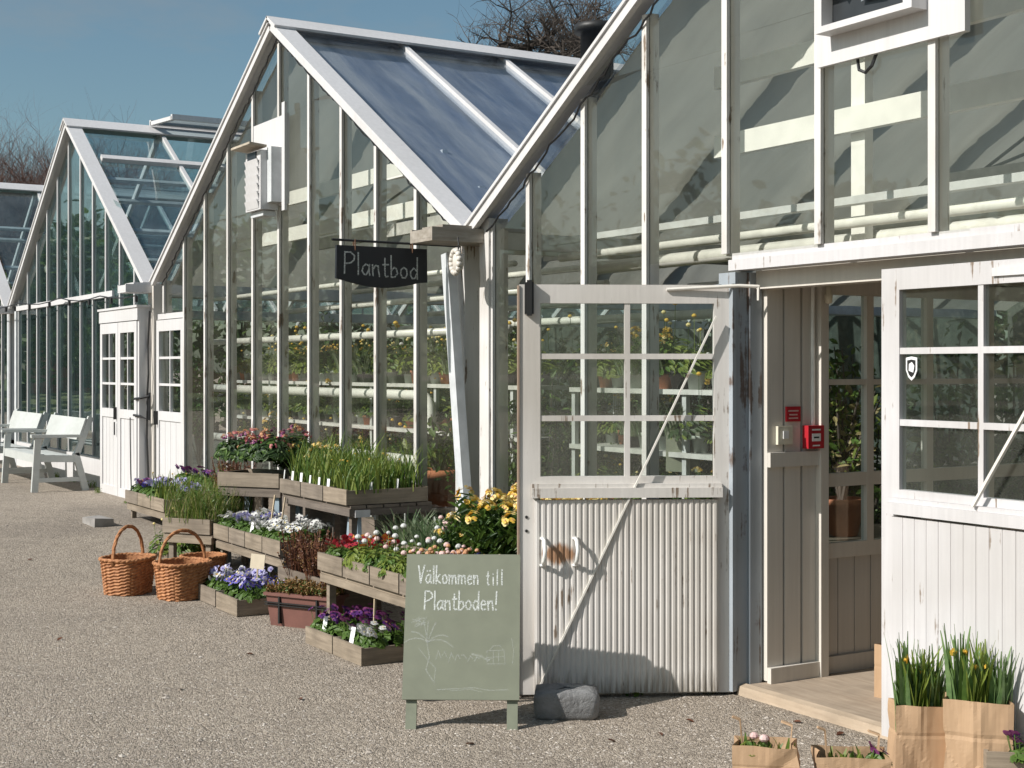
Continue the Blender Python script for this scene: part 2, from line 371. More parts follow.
# ------------------------------------------------------------------ greenhouses
EZ=2.62; SL=.605; HALF=3.4
c3=-19.0; c4=-26.2
def SLO(cx): return .66 if cx<-15 else SL
def rz_(x,cx): return EZ+SLO(cx)*(HALF-abs(x-cx))
def gable_cols(h,cx,xs,zb,glassm,barm,splits=(1.3,2.35,3.3),bw=.042,bd=.062,skip=()):
    """bars at xs, and one pane object per light between them"""
    for i,x in enumerate(xs):
        zb_=zb(x) if callable(zb) else zb
        mb=MB(); jx=R.uniform(-.004,.004)
        mb.box(x-bw*.42+jx,x+bw*.42+jx,-.022,bd-.022,zb_,rz_(x,cx)-.05); mb.box(x-bw/2+jx,x+bw/2+jx,-.052,-.032,zb_+.01,rz_(x,cx)-.06); mb.obj('glazing_bar',barm,h)
    ed=sorted([cx-HALF+.06]+list(xs)+[cx+HALF-.06])
    for a,b in zip(ed[:-1],ed[1:]):
        if b-a<.08 or (round(a,2),round(b,2)) in skip: continue
        zb_=max(zb(a+.02),zb(b-.02)) if callable(zb) else zb
        lev=[zb_]+[s+R.uniform(-.05,.05) for s in splits if s>zb_+.2]+[9]
        for z0,z1 in zip(lev[:-1],lev[1:]):
            pts=[]
            ta,tb=rz_(a,cx)-.04,rz_(b,cx)-.04
            za,zb2=min(z1,ta),min(z1,tb)
            if max(za,zb2)<=z0+.03: continue
            za=max(za,z0);zb2=max(zb2,z0)
            poly=[(a,z0),(b,z0),(b,zb2)]
            if a<cx<b and z1>4.5: poly.append((cx,min(z1,rz_(cx,cx)-.05)))
            poly.append((a,za))
            mb=MB(); y=R.uniform(-.0305,-.0285); mb.prism(poly,y,y+.004)
            o=mb.obj('pane',glassm,h)
            # old panes never sit quite true
            cxp,czp=(a+b)/2,(z0+min(z1,rz_((a+b)/2,cx)))/2
            rot=Euler((R.gauss(0,.003),0,R.gauss(0,.006))).to_matrix().to_4x4()
            o.matrix_local=Matrix.Translation((cxp,-.028,czp))@rot@Matrix.Translation((-cxp,.028,-czp))
def slope_pt(cx,side,u,off=0):    # u = 0 eave .. 1 ridge ; off = normal offset
    q=SLO(cx); x=cx+side*HALF*(1-u); z=EZ+q*HALF*u
    l=math.hypot(q,1); return V((x+side*off*q/l,0,z+off/l))
def slab(mb,cx,side,u0,u1,y0,y1,o0,o1,mi=0):
    p=[slope_pt(cx,side,u,o) for u,o in ((u0,o0),(u1,o0),(u1,o1),(u0,o1))]
    vs=[(q.x,y,q.z) for y in (y0,y1) for q in p]
    fs=[(0,1,2,3),(7,6,5,4),(0,4,5,1),(1,5,6,2),(2,6,7,3),(3,7,4,0)]
    if side<0: fs=[tuple(reversed(f)) for f in fs]
    mb.add(vs,fs,mi)
def roof(h,cx,glassm,barm,depth=13.6,step=1.07,screen=True,y0=.05,vents=None,purl=(.33,.66)):
    for side in (-1,1):
        mb=MB(); slab(mb,cx,side,-.02,1.0,-.155,.03,.03,.05); mb.obj('rake_cap',M['white'],h)
        mb=MB(); slab(mb,cx,side,-.015,.995,-.14,-.10,-.03,.029); mb.obj('bargeboard',M['white'],h)
        ys=[y0+step*i for i in range(int((depth-y0)/step)+1)]
        for y in ys[1:]:
            mb=MB(); slab(mb,cx,side,0,.985,y-.024,y+.024,-.05,.035); mb.obj('roof_bar',barm,h)
        for a,b in zip(ys[:-1],ys[1:]):
            mb=MB(); slab(mb,cx,side,.0,.985 if not (vents and side>0 and vents(a)) else .74,a+.03,b-.03,.0,.005); mb.obj('roof_pane',glassm,h)
        if screen:
            mb=MB(); n=36; m=40; vs=[]
            for j in range(m+1):
                y=.03+(depth-.15)*j/m
                for i in range(n+1):
                    u=.01+.98*i/n; q=slope_pt(cx,side,u,-.075-.02*math.sin(j*2.2+math.sin(i*.5)*.8)*math.sin(i*.35)-.016*R.random()); vs.append((q.x,y,q.z))
            fs=[(j*(n+1)+i,j*(n+1)+i+1,(j+1)*(n+1)+i+1,(j+1)*(n+1)+i) for j in range(m) for i in range(n)]
            fs=[tuple(reversed(f)) for f in fs] if side>0 else fs
            mb.add(vs,fs); mb.obj('shade_screen',M['cloth'],h,True)
            mb=MB(); pts=[]
            for i in range(70):
                q=slope_pt(cx,side,.01+.975*i/69,-.075-.03*R.random()); pts.append((q.x,-.075+.015*R.random(),q.z))
            mb.tube(pts,.007,5); mb.obj('light_cable',M['cable'],h)
        else:
            for u in purl:
                mb=MB(); slab(mb,cx,side,u-.008,u+.008,.1,depth,-.1,-.055); mb.obj('purlin',M['truss'],h)
    zt=EZ+SLO(cx)*HALF
    mb=MB(); slab(mb,cx,-1,.955,1.012,-.17,depth,.052,.075); slab(mb,cx,1,.955,1.012,-.17,depth,.052,.075); mb.obj('ridge_board',M['white'],h)
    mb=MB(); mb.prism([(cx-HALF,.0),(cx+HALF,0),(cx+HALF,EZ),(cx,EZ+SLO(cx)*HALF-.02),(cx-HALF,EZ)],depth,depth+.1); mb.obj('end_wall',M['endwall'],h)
def trusses(h,cx,ys,z=3.0):
    for y in ys:
        mb=MB(); hw=HALF-(z-EZ)/SLO(cx)-.25
        mb.box(cx-hw,cx+hw,y-.03,y+.03,z,z+.12); mb.obj('tie_beam',M['truss'],h)
        mb=MB(); mb.tube([(cx-hw*.8,y+.04,z+.1),(cx-.4,y+.04,z+.95)],.012,6); mb.tube([(cx+hw*.8,y+.04,z+.1),(cx+.4,y+.04,z+.95)],.012,6); mb.tube([(cx,y+.04,z+.1),(cx,y+.04,z+1.4)],.014,6)
        mb.tube([(cx-hw*.8,y+.04,z+.1),(cx,y+.04,z+.55)],.012,6);mb.tube([(cx+hw*.8,y+.04,z+.1),(cx,y+.04,z+.55)],.012,6)
        mb.obj('truss_rod',M['darkmetal'],h)
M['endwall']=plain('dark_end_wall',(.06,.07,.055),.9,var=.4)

# ---- H1: nearest, with the open doors
h1=thing('greenhouse','nearest white greenhouse with its panelled double doors standing open','greenhouse',(0,0,0))
c1=-4.8
X1=[-8.1,-7.64,-7.02,-6.41,-5.72,-5.03,-4.33,-3.6,-2.9,-2.2,-1.6]
def zb1(x): return .5 if (x<-5.74 or x>-3.4) else 2.25
gable_cols(h1,c1,X1,zb1,M['glass'],M['bar'],splits=(1.25,2.3,3.35))
roof(h1,c1,M['glassroof'],M['white'])
trusses(h1,c1,(3.2,6.2,9.2),2.95)
mb=MB(); mb.box(-8.2,-5.78,-.03,.05,gz(-8),.5); mb.obj('base_wall',M['white'],h1)
mb=MB(); mb.box(-3.35,-1.4,-.03,.05,0,.5); mb.obj('base_wall',M['white'],h1)
mb=MB(); mb.box(-5.68,-3.3,-.055,.06,2.17,2.225); mb.box(-5.68,-3.3,-.03,.02,2.226,2.26); mb.obj('door_header',M['doorr'],h1)
mb=MB(); mb.box(-5.599,-3.345,.0605,.17,2.075,2.168); mb.obj('door_head',M['plank'],h1)
mb=MB(); mb.box(-8.22,-8.1,-.07,.08,0,2.66); mb.obj('corner_post',M['bar'],h1)
# interior horizontal fan beams
for z,y in ((2.92,.62),(3.33,.62)):
    mb=MB(); mb.box(-6.62,-2.8,y,y+.05,z,z+.13); mb.obj('fan_beam',M['beam'],h1)
mb=MB()
for x in (-5.5,-4.15): mb.box(x-.05,x+.05,.68,.74,2.2,3.9)
mb.obj('fan_post',M['beam'],h1)
for z,y,r in ((2.42,.5,.03),(2.36,.8,.045),(2.25,1.6,.03),(2.62,2.4,.04)):
    mb=MB(); mb.tube([(-8.1,y,z),(-1.6,y,z)],r,10); mb.obj('pipe',M['pipe'],h1,True)
mb=MB(); mb.box(-8.1,-1.6,.40,.47,2.5,2.54); mb.obj('cable_tray',M['ltgrey'],h1)
# fan in the gable
fx0,fx1=-5.01,-4.2
mb=MB(); mb.box(fx0,fx1,-.075,-.052,3.09,4.0); mb.obj('fan_panel',M['white'],h1)
mb=MB(); mb.box(fx1-.005,fx1+.085,-.085,-.052,3.085,4.0); mb.obj('fan_panel',M['white'],h1)
fan=MB()
a,b,z0,z1=-4.92,-4.33,3.22,3.9
for q in ((a,a+.04,z0,z1),(b-.05,b,z0,z1),(a+.04,b-.05,z0,z0+.03),(a+.04,b-.05,z1-.04,z1)): fan.box(q[0],q[1],-.17,-.076,q[2],q[3])
fb=fan.obj('fan_housing',M['white'],h1)
mb=MB(); mb.box(a+.04,b-.05,-.10,-.078,z0+.03,z1-.04); mb.obj('fan_recess',M['darkmetal'],fb)
mb=MB()
for k in range(3):
    z=z0+.20+k*.20; mb.bar((a+.02,-.165,z),(b-.03,-.165,z),.012,.12,(0,-.85,.5))
mb.obj('louvre',M['white'],fb)
mb=MB()
for k in range(6):
    t=k*math.pi/3+.3; cxx,czz=(a+b)/2,(z0+z1)/2
    mb.add([(cxx,-.13,czz),(cxx+.24*math.cos(t),-.12,czz+.24*math.sin(t)),(cxx+.24*math.cos(t+.6),-.15,czz+.24*math.sin(t+.6))],[(0,1,2)])
mb.obj('fan_blade',M['steel'],fb)
mb=MB(); mb.tube([(-4.78,-.04,3.1),(-4.76,-.05,3.04),(-4.72,-.05,3.02),(-4.68,-.05,3.045),(-4.66,-.04,3.1)],.008,6); mb.obj('cable',M['cable'],h1)
# vestibule
mb=MB(); mb.box(-5.75,-5.62,-.06,.02,.02,2.16); mb.box(-5.66,-5.60,.021,.10,.02,2.16); mb.box(-5.70,-5.61,-.085,-.061,.02,2.1); mb.obj('door_jamb',M['jamb'],h1)
mb=MB(); mb.box(-5.745,-5.70,-.10,-.061,.02,2.1); mb.obj('jamb_strip',M['edge2'] if 'edge2' in M else M['jamb'],h1)
mb=MB()
for i,(y0,y1) in enumerate(((.11,.216),(.230,.338),(.354,.445))):
    mb.box(-5.62+.003*(i%2),-5.57,y0,y1,.06,2.12)
mb.box(-5.66,-5.622,.1,.46,.05,2.14,1); mb.box(-5.569,-5.545,.11,.445,1.16,1.235); mb.box(-5.569,-5.54,.11,.45,.05,.13)
mb.box(-5.60,-5.53,.446,.50,.05,2.14)
mb.obj('plank_wall',[M['plank'],M['cable']],h1)
mb=MB(); mb.tube([(-5.56,.415,1.37),(-5.56,.415,2.1)],.010,8); mb.obj('conduit',M['pipe'],h1)
mb=MB(); mb.lathe([(0,-.055),(.018,-.05),(.022,-.01),(.014,.0),(.014,.04),(0,.04)],(-5.5,.47,2.06),12); mb.obj('lamp_holder',M['cream'],h1,True)
mb=MB()
mb.box(-5.61,-5.57,.501,2.6,.66,.74); mb.box(-5.61,-5.57,.501,2.6,1.04,1.11); mb.box(-5.61,-5.57,.501,2.6,1.58,1.61); mb.box(-5.61,-5.57,.501,2.6,2.06,2.14)
for y in (.84,1.3,1.8,2.2,2.57): mb.box(-5.612,-5.568,y-.025,y+.025,.74,2.06)
mb.obj('inner_window_frame',M['plank'],h1)
mb=MB(); mb.box(-5.594,-5.59,.50,2.6,.74,2.06); mb.obj('inner_pane',M['glassc'],h1)
mb=MB()
for i in range(17): mb.box(-5.62+.003*(i%2),-5.585,.501+i*.12,.501+i*.12+.114,.10,.66)
mb.box(-5.65,-5.621,.501,2.6,.06,.66,1); mb.box(-5.584,-5.565,.501,2.6,.05,.14); mb.obj('lower_boards',[M['plank2'],M['cable']],h1)
# right side and back of the vestibule
mb=MB(); mb.box(-3.34,-3.30,.06,2.6,.05,2.14); mb.obj('plank_wall',M['plank2'],h1)
mb=MB(); mb.box(-5.6,-5.0,2.61,2.67,.05,2.14); mb.box(-3.9,-3.3,2.61,2.67,.05,2.14); mb.box(-5.0,-4.93,2.62,2.66,.05,2.14); mb.box(-4.93,-3.9,2.62,2.66,2.02,2.14)
mb.box(-4.9,-3.9,2.62,2.66,.05,.9); mb.obj('back_wall',M['plank2'],h1)
mb=MB(); mb.box(-4.9,-3.9,2.64,2.644,.9,2.02); mb.obj('inner_pane',M['glassc'],h1)
mb=MB(); mb.box(-4.93,-4.83,1.35,1.45,.05,2.14); mb.obj('inner_post',M['edge'],h1)
mb=MB()
for z in (.5,.95,1.35,1.75): mb.box(-4.7,-3.4,2.2,2.58,z,z+.03)
for x in (-4.7,-3.45): mb.box(x,x+.04,2.2,2.58,.05,1.8)
mb.obj('inner_shelf',M['plank2'],h1)
mb=MB(); mb.box(-5.7,-3.25,.171,2.7,2.145,2.2); mb.obj('vestibule_ceiling',M['plank2'],h1)
mb=MB(); mb.box(-5.6,-3.34,.0,2.6,.0,.05); mb.obj('vestibule_floor',M['ramp'],h1)
# threshold ramp
mb=MB(); mb.add([(-5.62,-.05,0.0),(-3.5,-.05,0.0),(-3.5,-.001,.0),(-5.62,-.001,.0),(-5.62,-.04,.045),(-3.5,-.04,.045),(-3.5,-.001,.055),(-5.62,-.001,.055)],[(3,2,1,0),(4,5,6,7),(0,1,5,4),(1,2,6,5),(2,3,7,6),(3,0,4,7)]); mb.obj('threshold',M['ramp'],h1)

def stained_door():
    m=M['door'].copy(); m.name='door_paint_with_rust_runs'; nt=m.node_tree; b=nt.nodes['Principled BSDF']
    src=b.inputs['Base Color'].links[0].from_socket
    tc=N(nt,'ShaderNodeTexCoord'); sp=N(nt,'ShaderNodeSeparateXYZ'); nt.links.new(tc.outputs['Object'],sp.inputs[0])
    mp=N(nt,'ShaderNodeMapping'); mp.inputs['Scale'].default_value=(55,55,5); nt.links.new(tc.outputs['Object'],mp.inputs[0]); f=noise(nt,mp.outputs[0],1,5,.65)
    def band(sock,c,w):
        q=N(nt,'ShaderNodeMath',operation='SUBTRACT'); q.inputs[1].default_value=c; nt.links.new(sock,q.inputs[0])
        a=N(nt,'ShaderNodeMath',operation='ABSOLUTE'); nt.links.new(q.outputs[0],a.inputs[0])
        r=N(nt,'ShaderNodeMapRange'); r.inputs[1].default_value=0; r.inputs[2].default_value=w; r.inputs[3].default_value=1; r.inputs[4].default_value=0; nt.links.new(a.outputs[0],r.inputs[0]); return r.outputs[0]
    def mul(a,c):
        q=N(nt,'ShaderNodeMath',operation='MULTIPLY'); nt.links.new(a,q.inputs[0]); nt.links.new(c,q.inputs[1]); return q.outputs[0]
    r1=ramp(nt,mul(mul(band(sp.outputs[0],.90,.15),band(sp.outputs[2],.715,.085)),f),[(.13,(0,0,0)),(.26,(.9,)*3)])
    col=mixc(nt,r1,src,(.25,.115,.04))
    r2=ramp(nt,mul(band(sp.outputs[2],.0,.30),f),[(.30,(0,0,0)),(.52,(.85,)*3)])
    col=mixc(nt,r2,col,(.20,.175,.14)); nt.links.new(col,b.inputs['Base Color']); return m
M['doorst']=stained_door()
_d=M['door']; M['door']=M['doorr']; M['doorrst']=stained_door(); M['door']=_d
for n_ in M['doorrst'].node_tree.nodes:
    if n_.type=='VALTORGB' and abs(n_.color_ramp.elements[0].position-.13)<1e-3: n_.color_ramp.elements[0].position=.8; n_.color_ramp.elements[1].position=.9
def door_leaf(parent,wd,paintm,loc,rz,front,ribs=.029,label=None,pane=M['glassc'],panm=None):
    """local x from hinge/left edge, front face towards y*front ; stile-and-rail leaf with six lights over a ribbed panel"""
    f=front
    def bx(mb,x0,x1,a,b,z0,z1,mi=0):
        y0,y1=sorted((a*f,b*f)); mb.box(x0,x1,y0,y1,z0,z1,mi)
    mb=MB(); T=.022
    bx(mb,0,.105,-T,T,.0,2.08); bx(mb,wd-.105,wd,-T,T,.0,2.08)
    bx(mb,.105,wd-.105,-T,T,1.985,2.08); bx(mb,.105,wd-.105,-T,T,1.0,1.105)
    bx(mb,.105,wd-.105,-T,T,.0,.08)
    cx=wd/2; 
    for a,b in ((1.715-.014,1.715+.014),(1.40-.014,1.40+.014)): bx(mb,.105,wd-.105,-.016,.018,a,b)
    for a,b in ((1.105,1.386),(1.414,1.701),(1.729,1.985)): bx(mb,cx-.014,cx+.014,-.016,.018,a,b)
    d=mb.obj('door',paintm,parent,loc=loc,rz=rz)
    if label: d['label']=label
    for x0,x1 in ((.105,cx-.014),(cx+.014,wd-.105)):
        for a,b in ((1.105,1.386),(1.414,1.701),(1.729,1.985)):
            mb=MB(); bx(mb,x0,x1,-.003,.001,a,b); o=mb.obj('pane',pane,d)
    mb=MB(); n=int((wd-.2)/ribs); x0=.09; w_=(wd-.165)/n
    for i in range(n):
        a=x0+i*w_; g=.0025 if ribs>.04 else w_*.3; d1=T+.030; d2=d1+(.003 if ribs>.04 else .0046)*R.uniform(.85,1.1)
        vs=[(a,T+.001),(a,d1),(a+g*.4,d1),(a+g,d2),(a+w_-g,d2),(a+w_-g*.4,d1),(a+w_,d1),(a+w_,T+.001)]
        zz=[.012,.988]; vv=[(x,y*f,z) for z in zz for x,y in vs]
        fs=[(k,k+1,k+9,k+8) for k in range(7)]+[(7,6,5,4,3,2,1,0),(8,9,10,11,12,13,14,15)]
        mb.add(vv,fs if f>0 else [tuple(reversed(q)) for q in fs])
    mb.obj('ribbed_panel',panm or paintm,d)
    mb=MB(); bx(mb,.07,wd-.06,T+.001,T+.05,1.0,1.05); bx(mb,.07,wd-.06,T+.001,T+.03,1.05,1.07); mb.obj('weather_rail',paintm,d)
    return d
# left leaf, swung wide open
ud=math.atan2(-.88,-.47)
dl=door_leaf(h1,1.10,M['door'],(-5.645,-.05,.014),ud,1,label='open door leaf with grey ribbed panel and two handles',panm=M['doorst'])
mb=MB(); mb.box(1.101,1.11,-.03,.03,0,2.075); mb.obj('bare_edge',M['edge'],dl)
mb=MB(); mb.box(1.03,1.075,.0225,.05,1.93,2.09); mb.box(1.04,1.065,.0505,.065,1.92,2.10); mb.obj('latch_plate',M['iron'],dl)
for x in (.985,.82):
    mb=MB(); 
    for z in (.66,.795): mb.lathe([(0,0),(.016,0),(.016,.01),(0,.012)],(x,.058,z-.005),8)
    mb.tube([(x,.056,.795),(x-.005,.09,.785),(x-.008,.112,.74),(x-.005,.10,.69),(x,.056,.66)],.0105,8); mb.obj('handle',M['pipe'],dl,True)
mb=MB()
for z in (.83,.90): mb.tube([(1.065,.02,z),(1.065,.026,z)],.008,8)
mb.obj('bolt_hole',M['iron'],dl)
mb=MB(); mb.bar((.10,.055,1.92),(1.0,.062,.05),.009,.015,(0,1,0)); mb.obj('prop_bar',M['rodw'],dl)
mb=MB(); mb.tube([(.35,.03,2.055),(-.02,.05,2.075),(-.12,.06,2.07)],.009,8); mb.tube([(-.115,.06,2.075),(-.115,.06,2.0)],.008,6); mb.obj('stay_rod',M['rodw'],dl)
# right leaf, closed
dr=door_leaf(h1,1.1,M['doorr'],(-4.575,-.075,.03),0,-1,ribs=.062,label='closed white door leaf with a shield sticker',panm=M['doorrst'])
mb=MB(); mb.box(.62,1.02,-.034,-.0225,2.015,2.05); mb.obj('door_closer',M['white'],dr)
mb=MB(); mb.bar((.72,-.075,1.20),(1.06,-.08,1.95),.014,.03,(0,1,0)); mb.obj('prop_bar',M['rodw'],dr) if False else None
mb=MB(); mb.bar((.55,-.065,1.07),(.98,-.06,1.72),.012,.016,(0,1,0)); mb.obj('prop_bar',M['rodw'],dr)
mb=MB(); sx,sz=.165,1.64
sh=[(-.032,.045),(0,.05),(.032,.045),(.032,-.01),(.018,-.04),(0,-.055),(-.018,-.04),(-.032,-.01)]
mb.prism([(sx+x,sz+z) for x,z in reversed(sh)],-.010,-.006,0)
mb.prism([(sx+x*.75,sz+z*.75) for x,z in reversed(sh)],-.0112,-.0101,1)
mb.prism([(sx+x,sz+z) for x,z in ((-.014,-.012),(.012,-.02),(.018,.01),(.004,.026),(-.012,.018))],-.0124,-.0113,0)
mb.obj('shield_sticker',[M['labelw'],M['iron']],dr)
# alarm bits on the plank wall: separate little things
ab=thing('fire_alarm_box','red fire alarm call point on the plank wall inside the open door','alarm',(-5.568,.405,1.31))
mb=MB(); mb.box(0,.045,-.055,.055,-.06,.06); mb.obj('housing',M['red'],ab)
mb=MB(); mb.box(.0455,.047,-.03,.03,-.022,.018); mb.box(.0455,.0465,-.03,.03,.034,.042); mb.box(.0455,.0465,-.025,.025,-.048,-.041); mb.obj('glass_plate',M['labelw'],ab)
mb=MB(); mb.box(.0472,.048,-.018,.018,-.006,.002); mb.obj('break_mark',M['iron'],ab)
rs=thing('fire_sign','small red fire sign fixed above the cream light switch','sign',(-5.566,.28,1.43))
mb=MB(); mb.box(0,.006,-.05,.05,-.038,.04); mb.obj('plate',M['red'],rs)
mb=MB()
for z,a in ((.018,.035),(-.002,.028),(-.02,.032)): mb.box(.0063,.007,-a,a,z-.004,z+.003)
mb.obj('lettering',M['f_palepink'],rs)
sw=thing('light_switch','square cream light switch beside the red alarm box','switch',(-5.568,.215,1.325))
mb=MB(); mb.box(0,.02,-.05,.05,-.05,.045); mb.obj('plate',M['cream'],sw)
mb=MB(); mb.box(.0205,.026,-.018,.018,-.02,.02); mb.obj('rocker',M['labelw'],sw)

# ---- H2
h2=thing('greenhouse','middle white greenhouse with blue shaded roof and hanging black sign','greenhouse',(0,0,0))
c2=-11.8
X2=[-15.12,-14.43,-13.78,-13.12,-12.46,-11.82,-11.15,-10.49,-9.86,-9.19,-8.56]
def zb2(x): return 2.26 if x<-14.44 else .5
gable_cols(h2,c2,X2,zb2,M['glass'],M['bar'],splits=(1.2,2.2,3.1,3.9))
roof(h2,c2,M['glassroof'],M['white'])
trusses(h2,c2,(1.4,4.4,7.4,10.4),2.95)
mb=MB(); mb.box(-14.4,-8.5,-.03,.05,.0,.5); mb.obj('base_wall',M['crate2'],h2)  # dark wood colour stands in for the shade beneath the flower stands
mb=MB(); mb.box(-8.56,-8.44,-.06,.09,0,2.62); mb.obj('corner_post',M['bar'],h2)
mb=MB(); mb.box(-15.6,-15.40,-.07,.09,.1,2.6); mb.obj('corner_post',M['plank'],h2)
for z in (2.93,3.28):
    mb=MB(); hw=HALF-(z-EZ)/SL-.3; mb.box(c2-hw,c2+hw,.50,.55,z-.03,z+.10); mb.obj('fan_beam',M['beam'],h2)
for z,y,r in ((1.95,.45,.032),(2.42,.5,.022),(2.3,1.3,.03),(2.55,2.2,.03),(2.3,3.0,.03),(2.1,2.4,.04)):
    mb=MB(); mb.tube([(-15.1,y,z),(-8.7,y,z)],r,10); mb.obj('pipe',M['pipe'],h2,True)
mb=MB(); pts=[(-15.1,.5,1.45),(-10.15,.5,1.45)]+[(-10.15+.16*math.sin(t),.5,1.29+.16*math.cos(t)) for t in (.4,.8,1.2,1.57)]+[(-9.99,.5,1.08)]+[(-10.15+.16*math.cos(t),.5,1.08-.16*math.sin(t)) for t in (.4,.8,1.2,1.57)]+[(-15.1,.5,.92)]
mb.tube(pts,.042,10); mb.obj('heating_pipe',M['pipe'],h2,True)
# door in H2's corner
def small_door(parent,x0,x1,y,z0,z1,cols,rows,gz0,name='door'):
    mb=MB(); wd=x1-x0; st=.09
    mb.box(0,st,-.025,.02,0,z1-z0); mb.box(wd-st,wd,-.025,.02,0,z1-z0); mb.box(st,wd-st,-.025,.02,z1-z0-.12,z1-z0); mb.box(st,wd-st,-.025,.02,0,.1); mb.box(st,wd-st,-.025,.02,gz0-z0-.1,gz0-z0)
    gh=(z1-.12)-gz0; 
    for r in range(1,rows): z=gz0-z0+gh*r/rows; mb.box(st,wd-st,-.02,.012,z-.013,z+.013)
    cw=(wd-2*st)/cols
    for c in range(1,cols):
        for r in range(rows):
            za=gz0-z0+gh*r/rows+(.013 if r else 0); zb_=gz0-z0+gh*(r+1)/rows-(.013 if r<rows-1 else 0)
            mb.box(st+cw*c-.011,st+cw*c+.011,-.02,.012,za,zb_)
    d=mb.obj(name,M['white'],parent,loc=(x0,y,z0))
    for c in range(cols):
        for r in range(rows):
            m2=MB(); m2.box(st+cw*c+.012,st+cw*(c+1)-.012,-.002,.002,gz0-z0+gh*r/rows+.014,gz0-z0+gh*(r+1)/rows-.014); m2.obj('pane',M['glassc'],d)
    m2=MB(); n=4
    for i in range(n): m2.box(st+(wd-2*st)*i/n+.003,st+(wd-2*st)*(i+1)/n-.003,-.012,.01,.1,gz0-z0-.1)
    m2.obj('panel',M['white'],d)
    return d
mb=MB(); mb.box(-15.39,-14.44,-.03,.06,2.2,2.26); mb.obj('door_header',M['white'],h2)
d2=small_door(h2,-15.38,-14.46,-.02,.2,2.19,2,3,1.2)
mb=MB(); mb.box(.04,.06,-.07,-.026,.85,1.0); mb.obj('handle',M['iron'],d2)
# extractor fan box of H2
mb=MB(); mb.box(-12.36,-11.56,-.075,-.052,3.10,3.88); mb.obj('fan_panel',M['white'],h2)
mb=MB(); mb.box(-11.62,-11.555,-.10,-.0755,3.04,3.98); mb.obj('fan_trim',M['white'],h2)
mb=MB(); mb.box(-12.12,-11.76,-.24,-.0755,3.06,3.58); fb=mb.obj('fan_housing',M['white'],h2)
mb=MB()
for k in range(6): mb.bar((-12.09,-.25,3.11+k*.072),(-11.79,-.25,3.11+k*.072),.01,.075,(0,-.3,1))
mb.obj('louvre',M['white'],fb)
mb=MB(); mb.bar((-12.2,-.27,3.62),(-11.74,-.27,3.62),.02,.16,(0,-1,.1)); mb.obj('hood',M['gut'],fb)
mb=MB(); mb.box(-12.05,-11.85,-.252,-.2415,3.48,3.575); mb.obj('fan_recess',M['darkmetal'],fb)
mb=MB(); mb.box(-12.1,-11.8,-.2,-.08,3.01,3.055); mb.obj('drip_tray',M['ltgrey'],fb)
mb=MB(); mb.box(-11.757,-11.66,-.18,-.0757,3.12,3.6); mb.obj('control_box',M['ltgrey'],fb)
# slanting downpipe
mb=MB(); mb.bar((-8.53,-.14,2.45),(-8.20,-.14,.1),.085,.065,(0,-1,0)); mb.obj('downpipe',M['steelw'] if 'steelw' in M else M['ltgrey'],h2)
# valley gutters
for x,ye in ((-8.30,-.46),(-15.6,-.36),(-22.6,-.38)):
    par=h2 if x>-16 else None
    g=MB(); g.box(x-.17,x+.14,ye,.05,EZ-.12,EZ-.10); g.box(x-.17,x-.145,ye,.05,EZ-.099,EZ-.03); g.box(x+.115,x+.14,ye,.05,EZ-.099,EZ-.03); g.box(x-.144,x+.114,ye,ye+.02,EZ-.099,EZ-.04)
    g.box(x-.19,x+.1,ye+.1,.02,EZ-.028,EZ-.008)
    if par: g.obj('gutter_end',M['gut'] if x>-9 else M['white'],par)
    else: G4=g
    mb=MB(); mb.box(x-.18,x+.18,.051,13.6,EZ-.16,EZ-.02)
    if par: mb.obj('valley_gutter',M['ltgrey'],par)

# ---- H3
h3=thing('greenhouse','far greenhouse with clear glass roof, open ridge vent and white porch doors','greenhouse',(0,0,0))
c3=-19.0
c3=-19.0
X3=[-22.2+.6*i for i in range(12)]
def zb3(x): return .56 if x<-17.08 else 2.35
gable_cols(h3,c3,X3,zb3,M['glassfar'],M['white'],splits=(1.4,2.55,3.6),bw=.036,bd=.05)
roof(h3,c3,M['glassroofc'],M['white'],screen=False,vents=lambda y:y>1 and y<8.5)
trusses(h3,c3,(2.2,4.9,7.6,10.3),2.95)
mb=MB(); mb.box(-22.4,-17.08,-.06,.05,.15,.56); mb.obj('base_wall',M['white'],h3)
mb=MB(); mb.box(-22.4,-17.06,-.065,-.036,2.53,2.60); mb.obj('rail',M['white'],h3)
mb=MB(); mb.box(-22.4,-22.28,-.065,.08,.15,2.62); mb.obj('corner_post',M['ltgrey'],h3)
# open ridge vent: a glazed flap propped level
mb=MB(); zt=EZ+SLO(c3)*HALF
p0=V((c3+.06,0,zt+.08)); p1=V((c3+.98,0,zt+.02))
def flap(mb,y0,y1,p0,p1,th):
    mb.add([(p0.x,y0,p0.z),(p1.x,y0,p1.z),(p1.x,y1,p1.z),(p0.x,y1,p0.z),(p0.x,y0,p0.z+th),(p1.x,y0,p1.z+th),(p1.x,y1,p1.z+th),(p0.x,y1,p0.z+th)],[(3,2,1,0),(4,5,6,7),(0,1,5,4),(1,2,6,5),(2,3,7,6),(3,0,4,7)])
for y in (1.0,3.0,5.0,7.0,9.0): flap(mb,y-.03,y+.03,p0,p1,.05)
mb.box(p1.x-.03,p1.x+.03,0.97,9.03,p1.z+.001,p1.z+.07); mb.box(p0.x-.03,p0.x+.03,0.97,9.03,p0.z+.001,p0.z+.07)
v=mb.obj('ridge_vent',M['white'],h3)
for y in (1.0,3.0,5.0,7.0):
    m2=MB(); flap(m2,y+.03,y+1.97,p0,p1,.006); m2.obj('pane',M['glassroofc'],v)
m2=MB()
for y in (3.2,5.2,7.2): m2.tube([(c3+.9,y,zt-.04),(c3+.8,y,zt-.52)],.012,6)
m2.obj('prop_rod',M['white'],v)
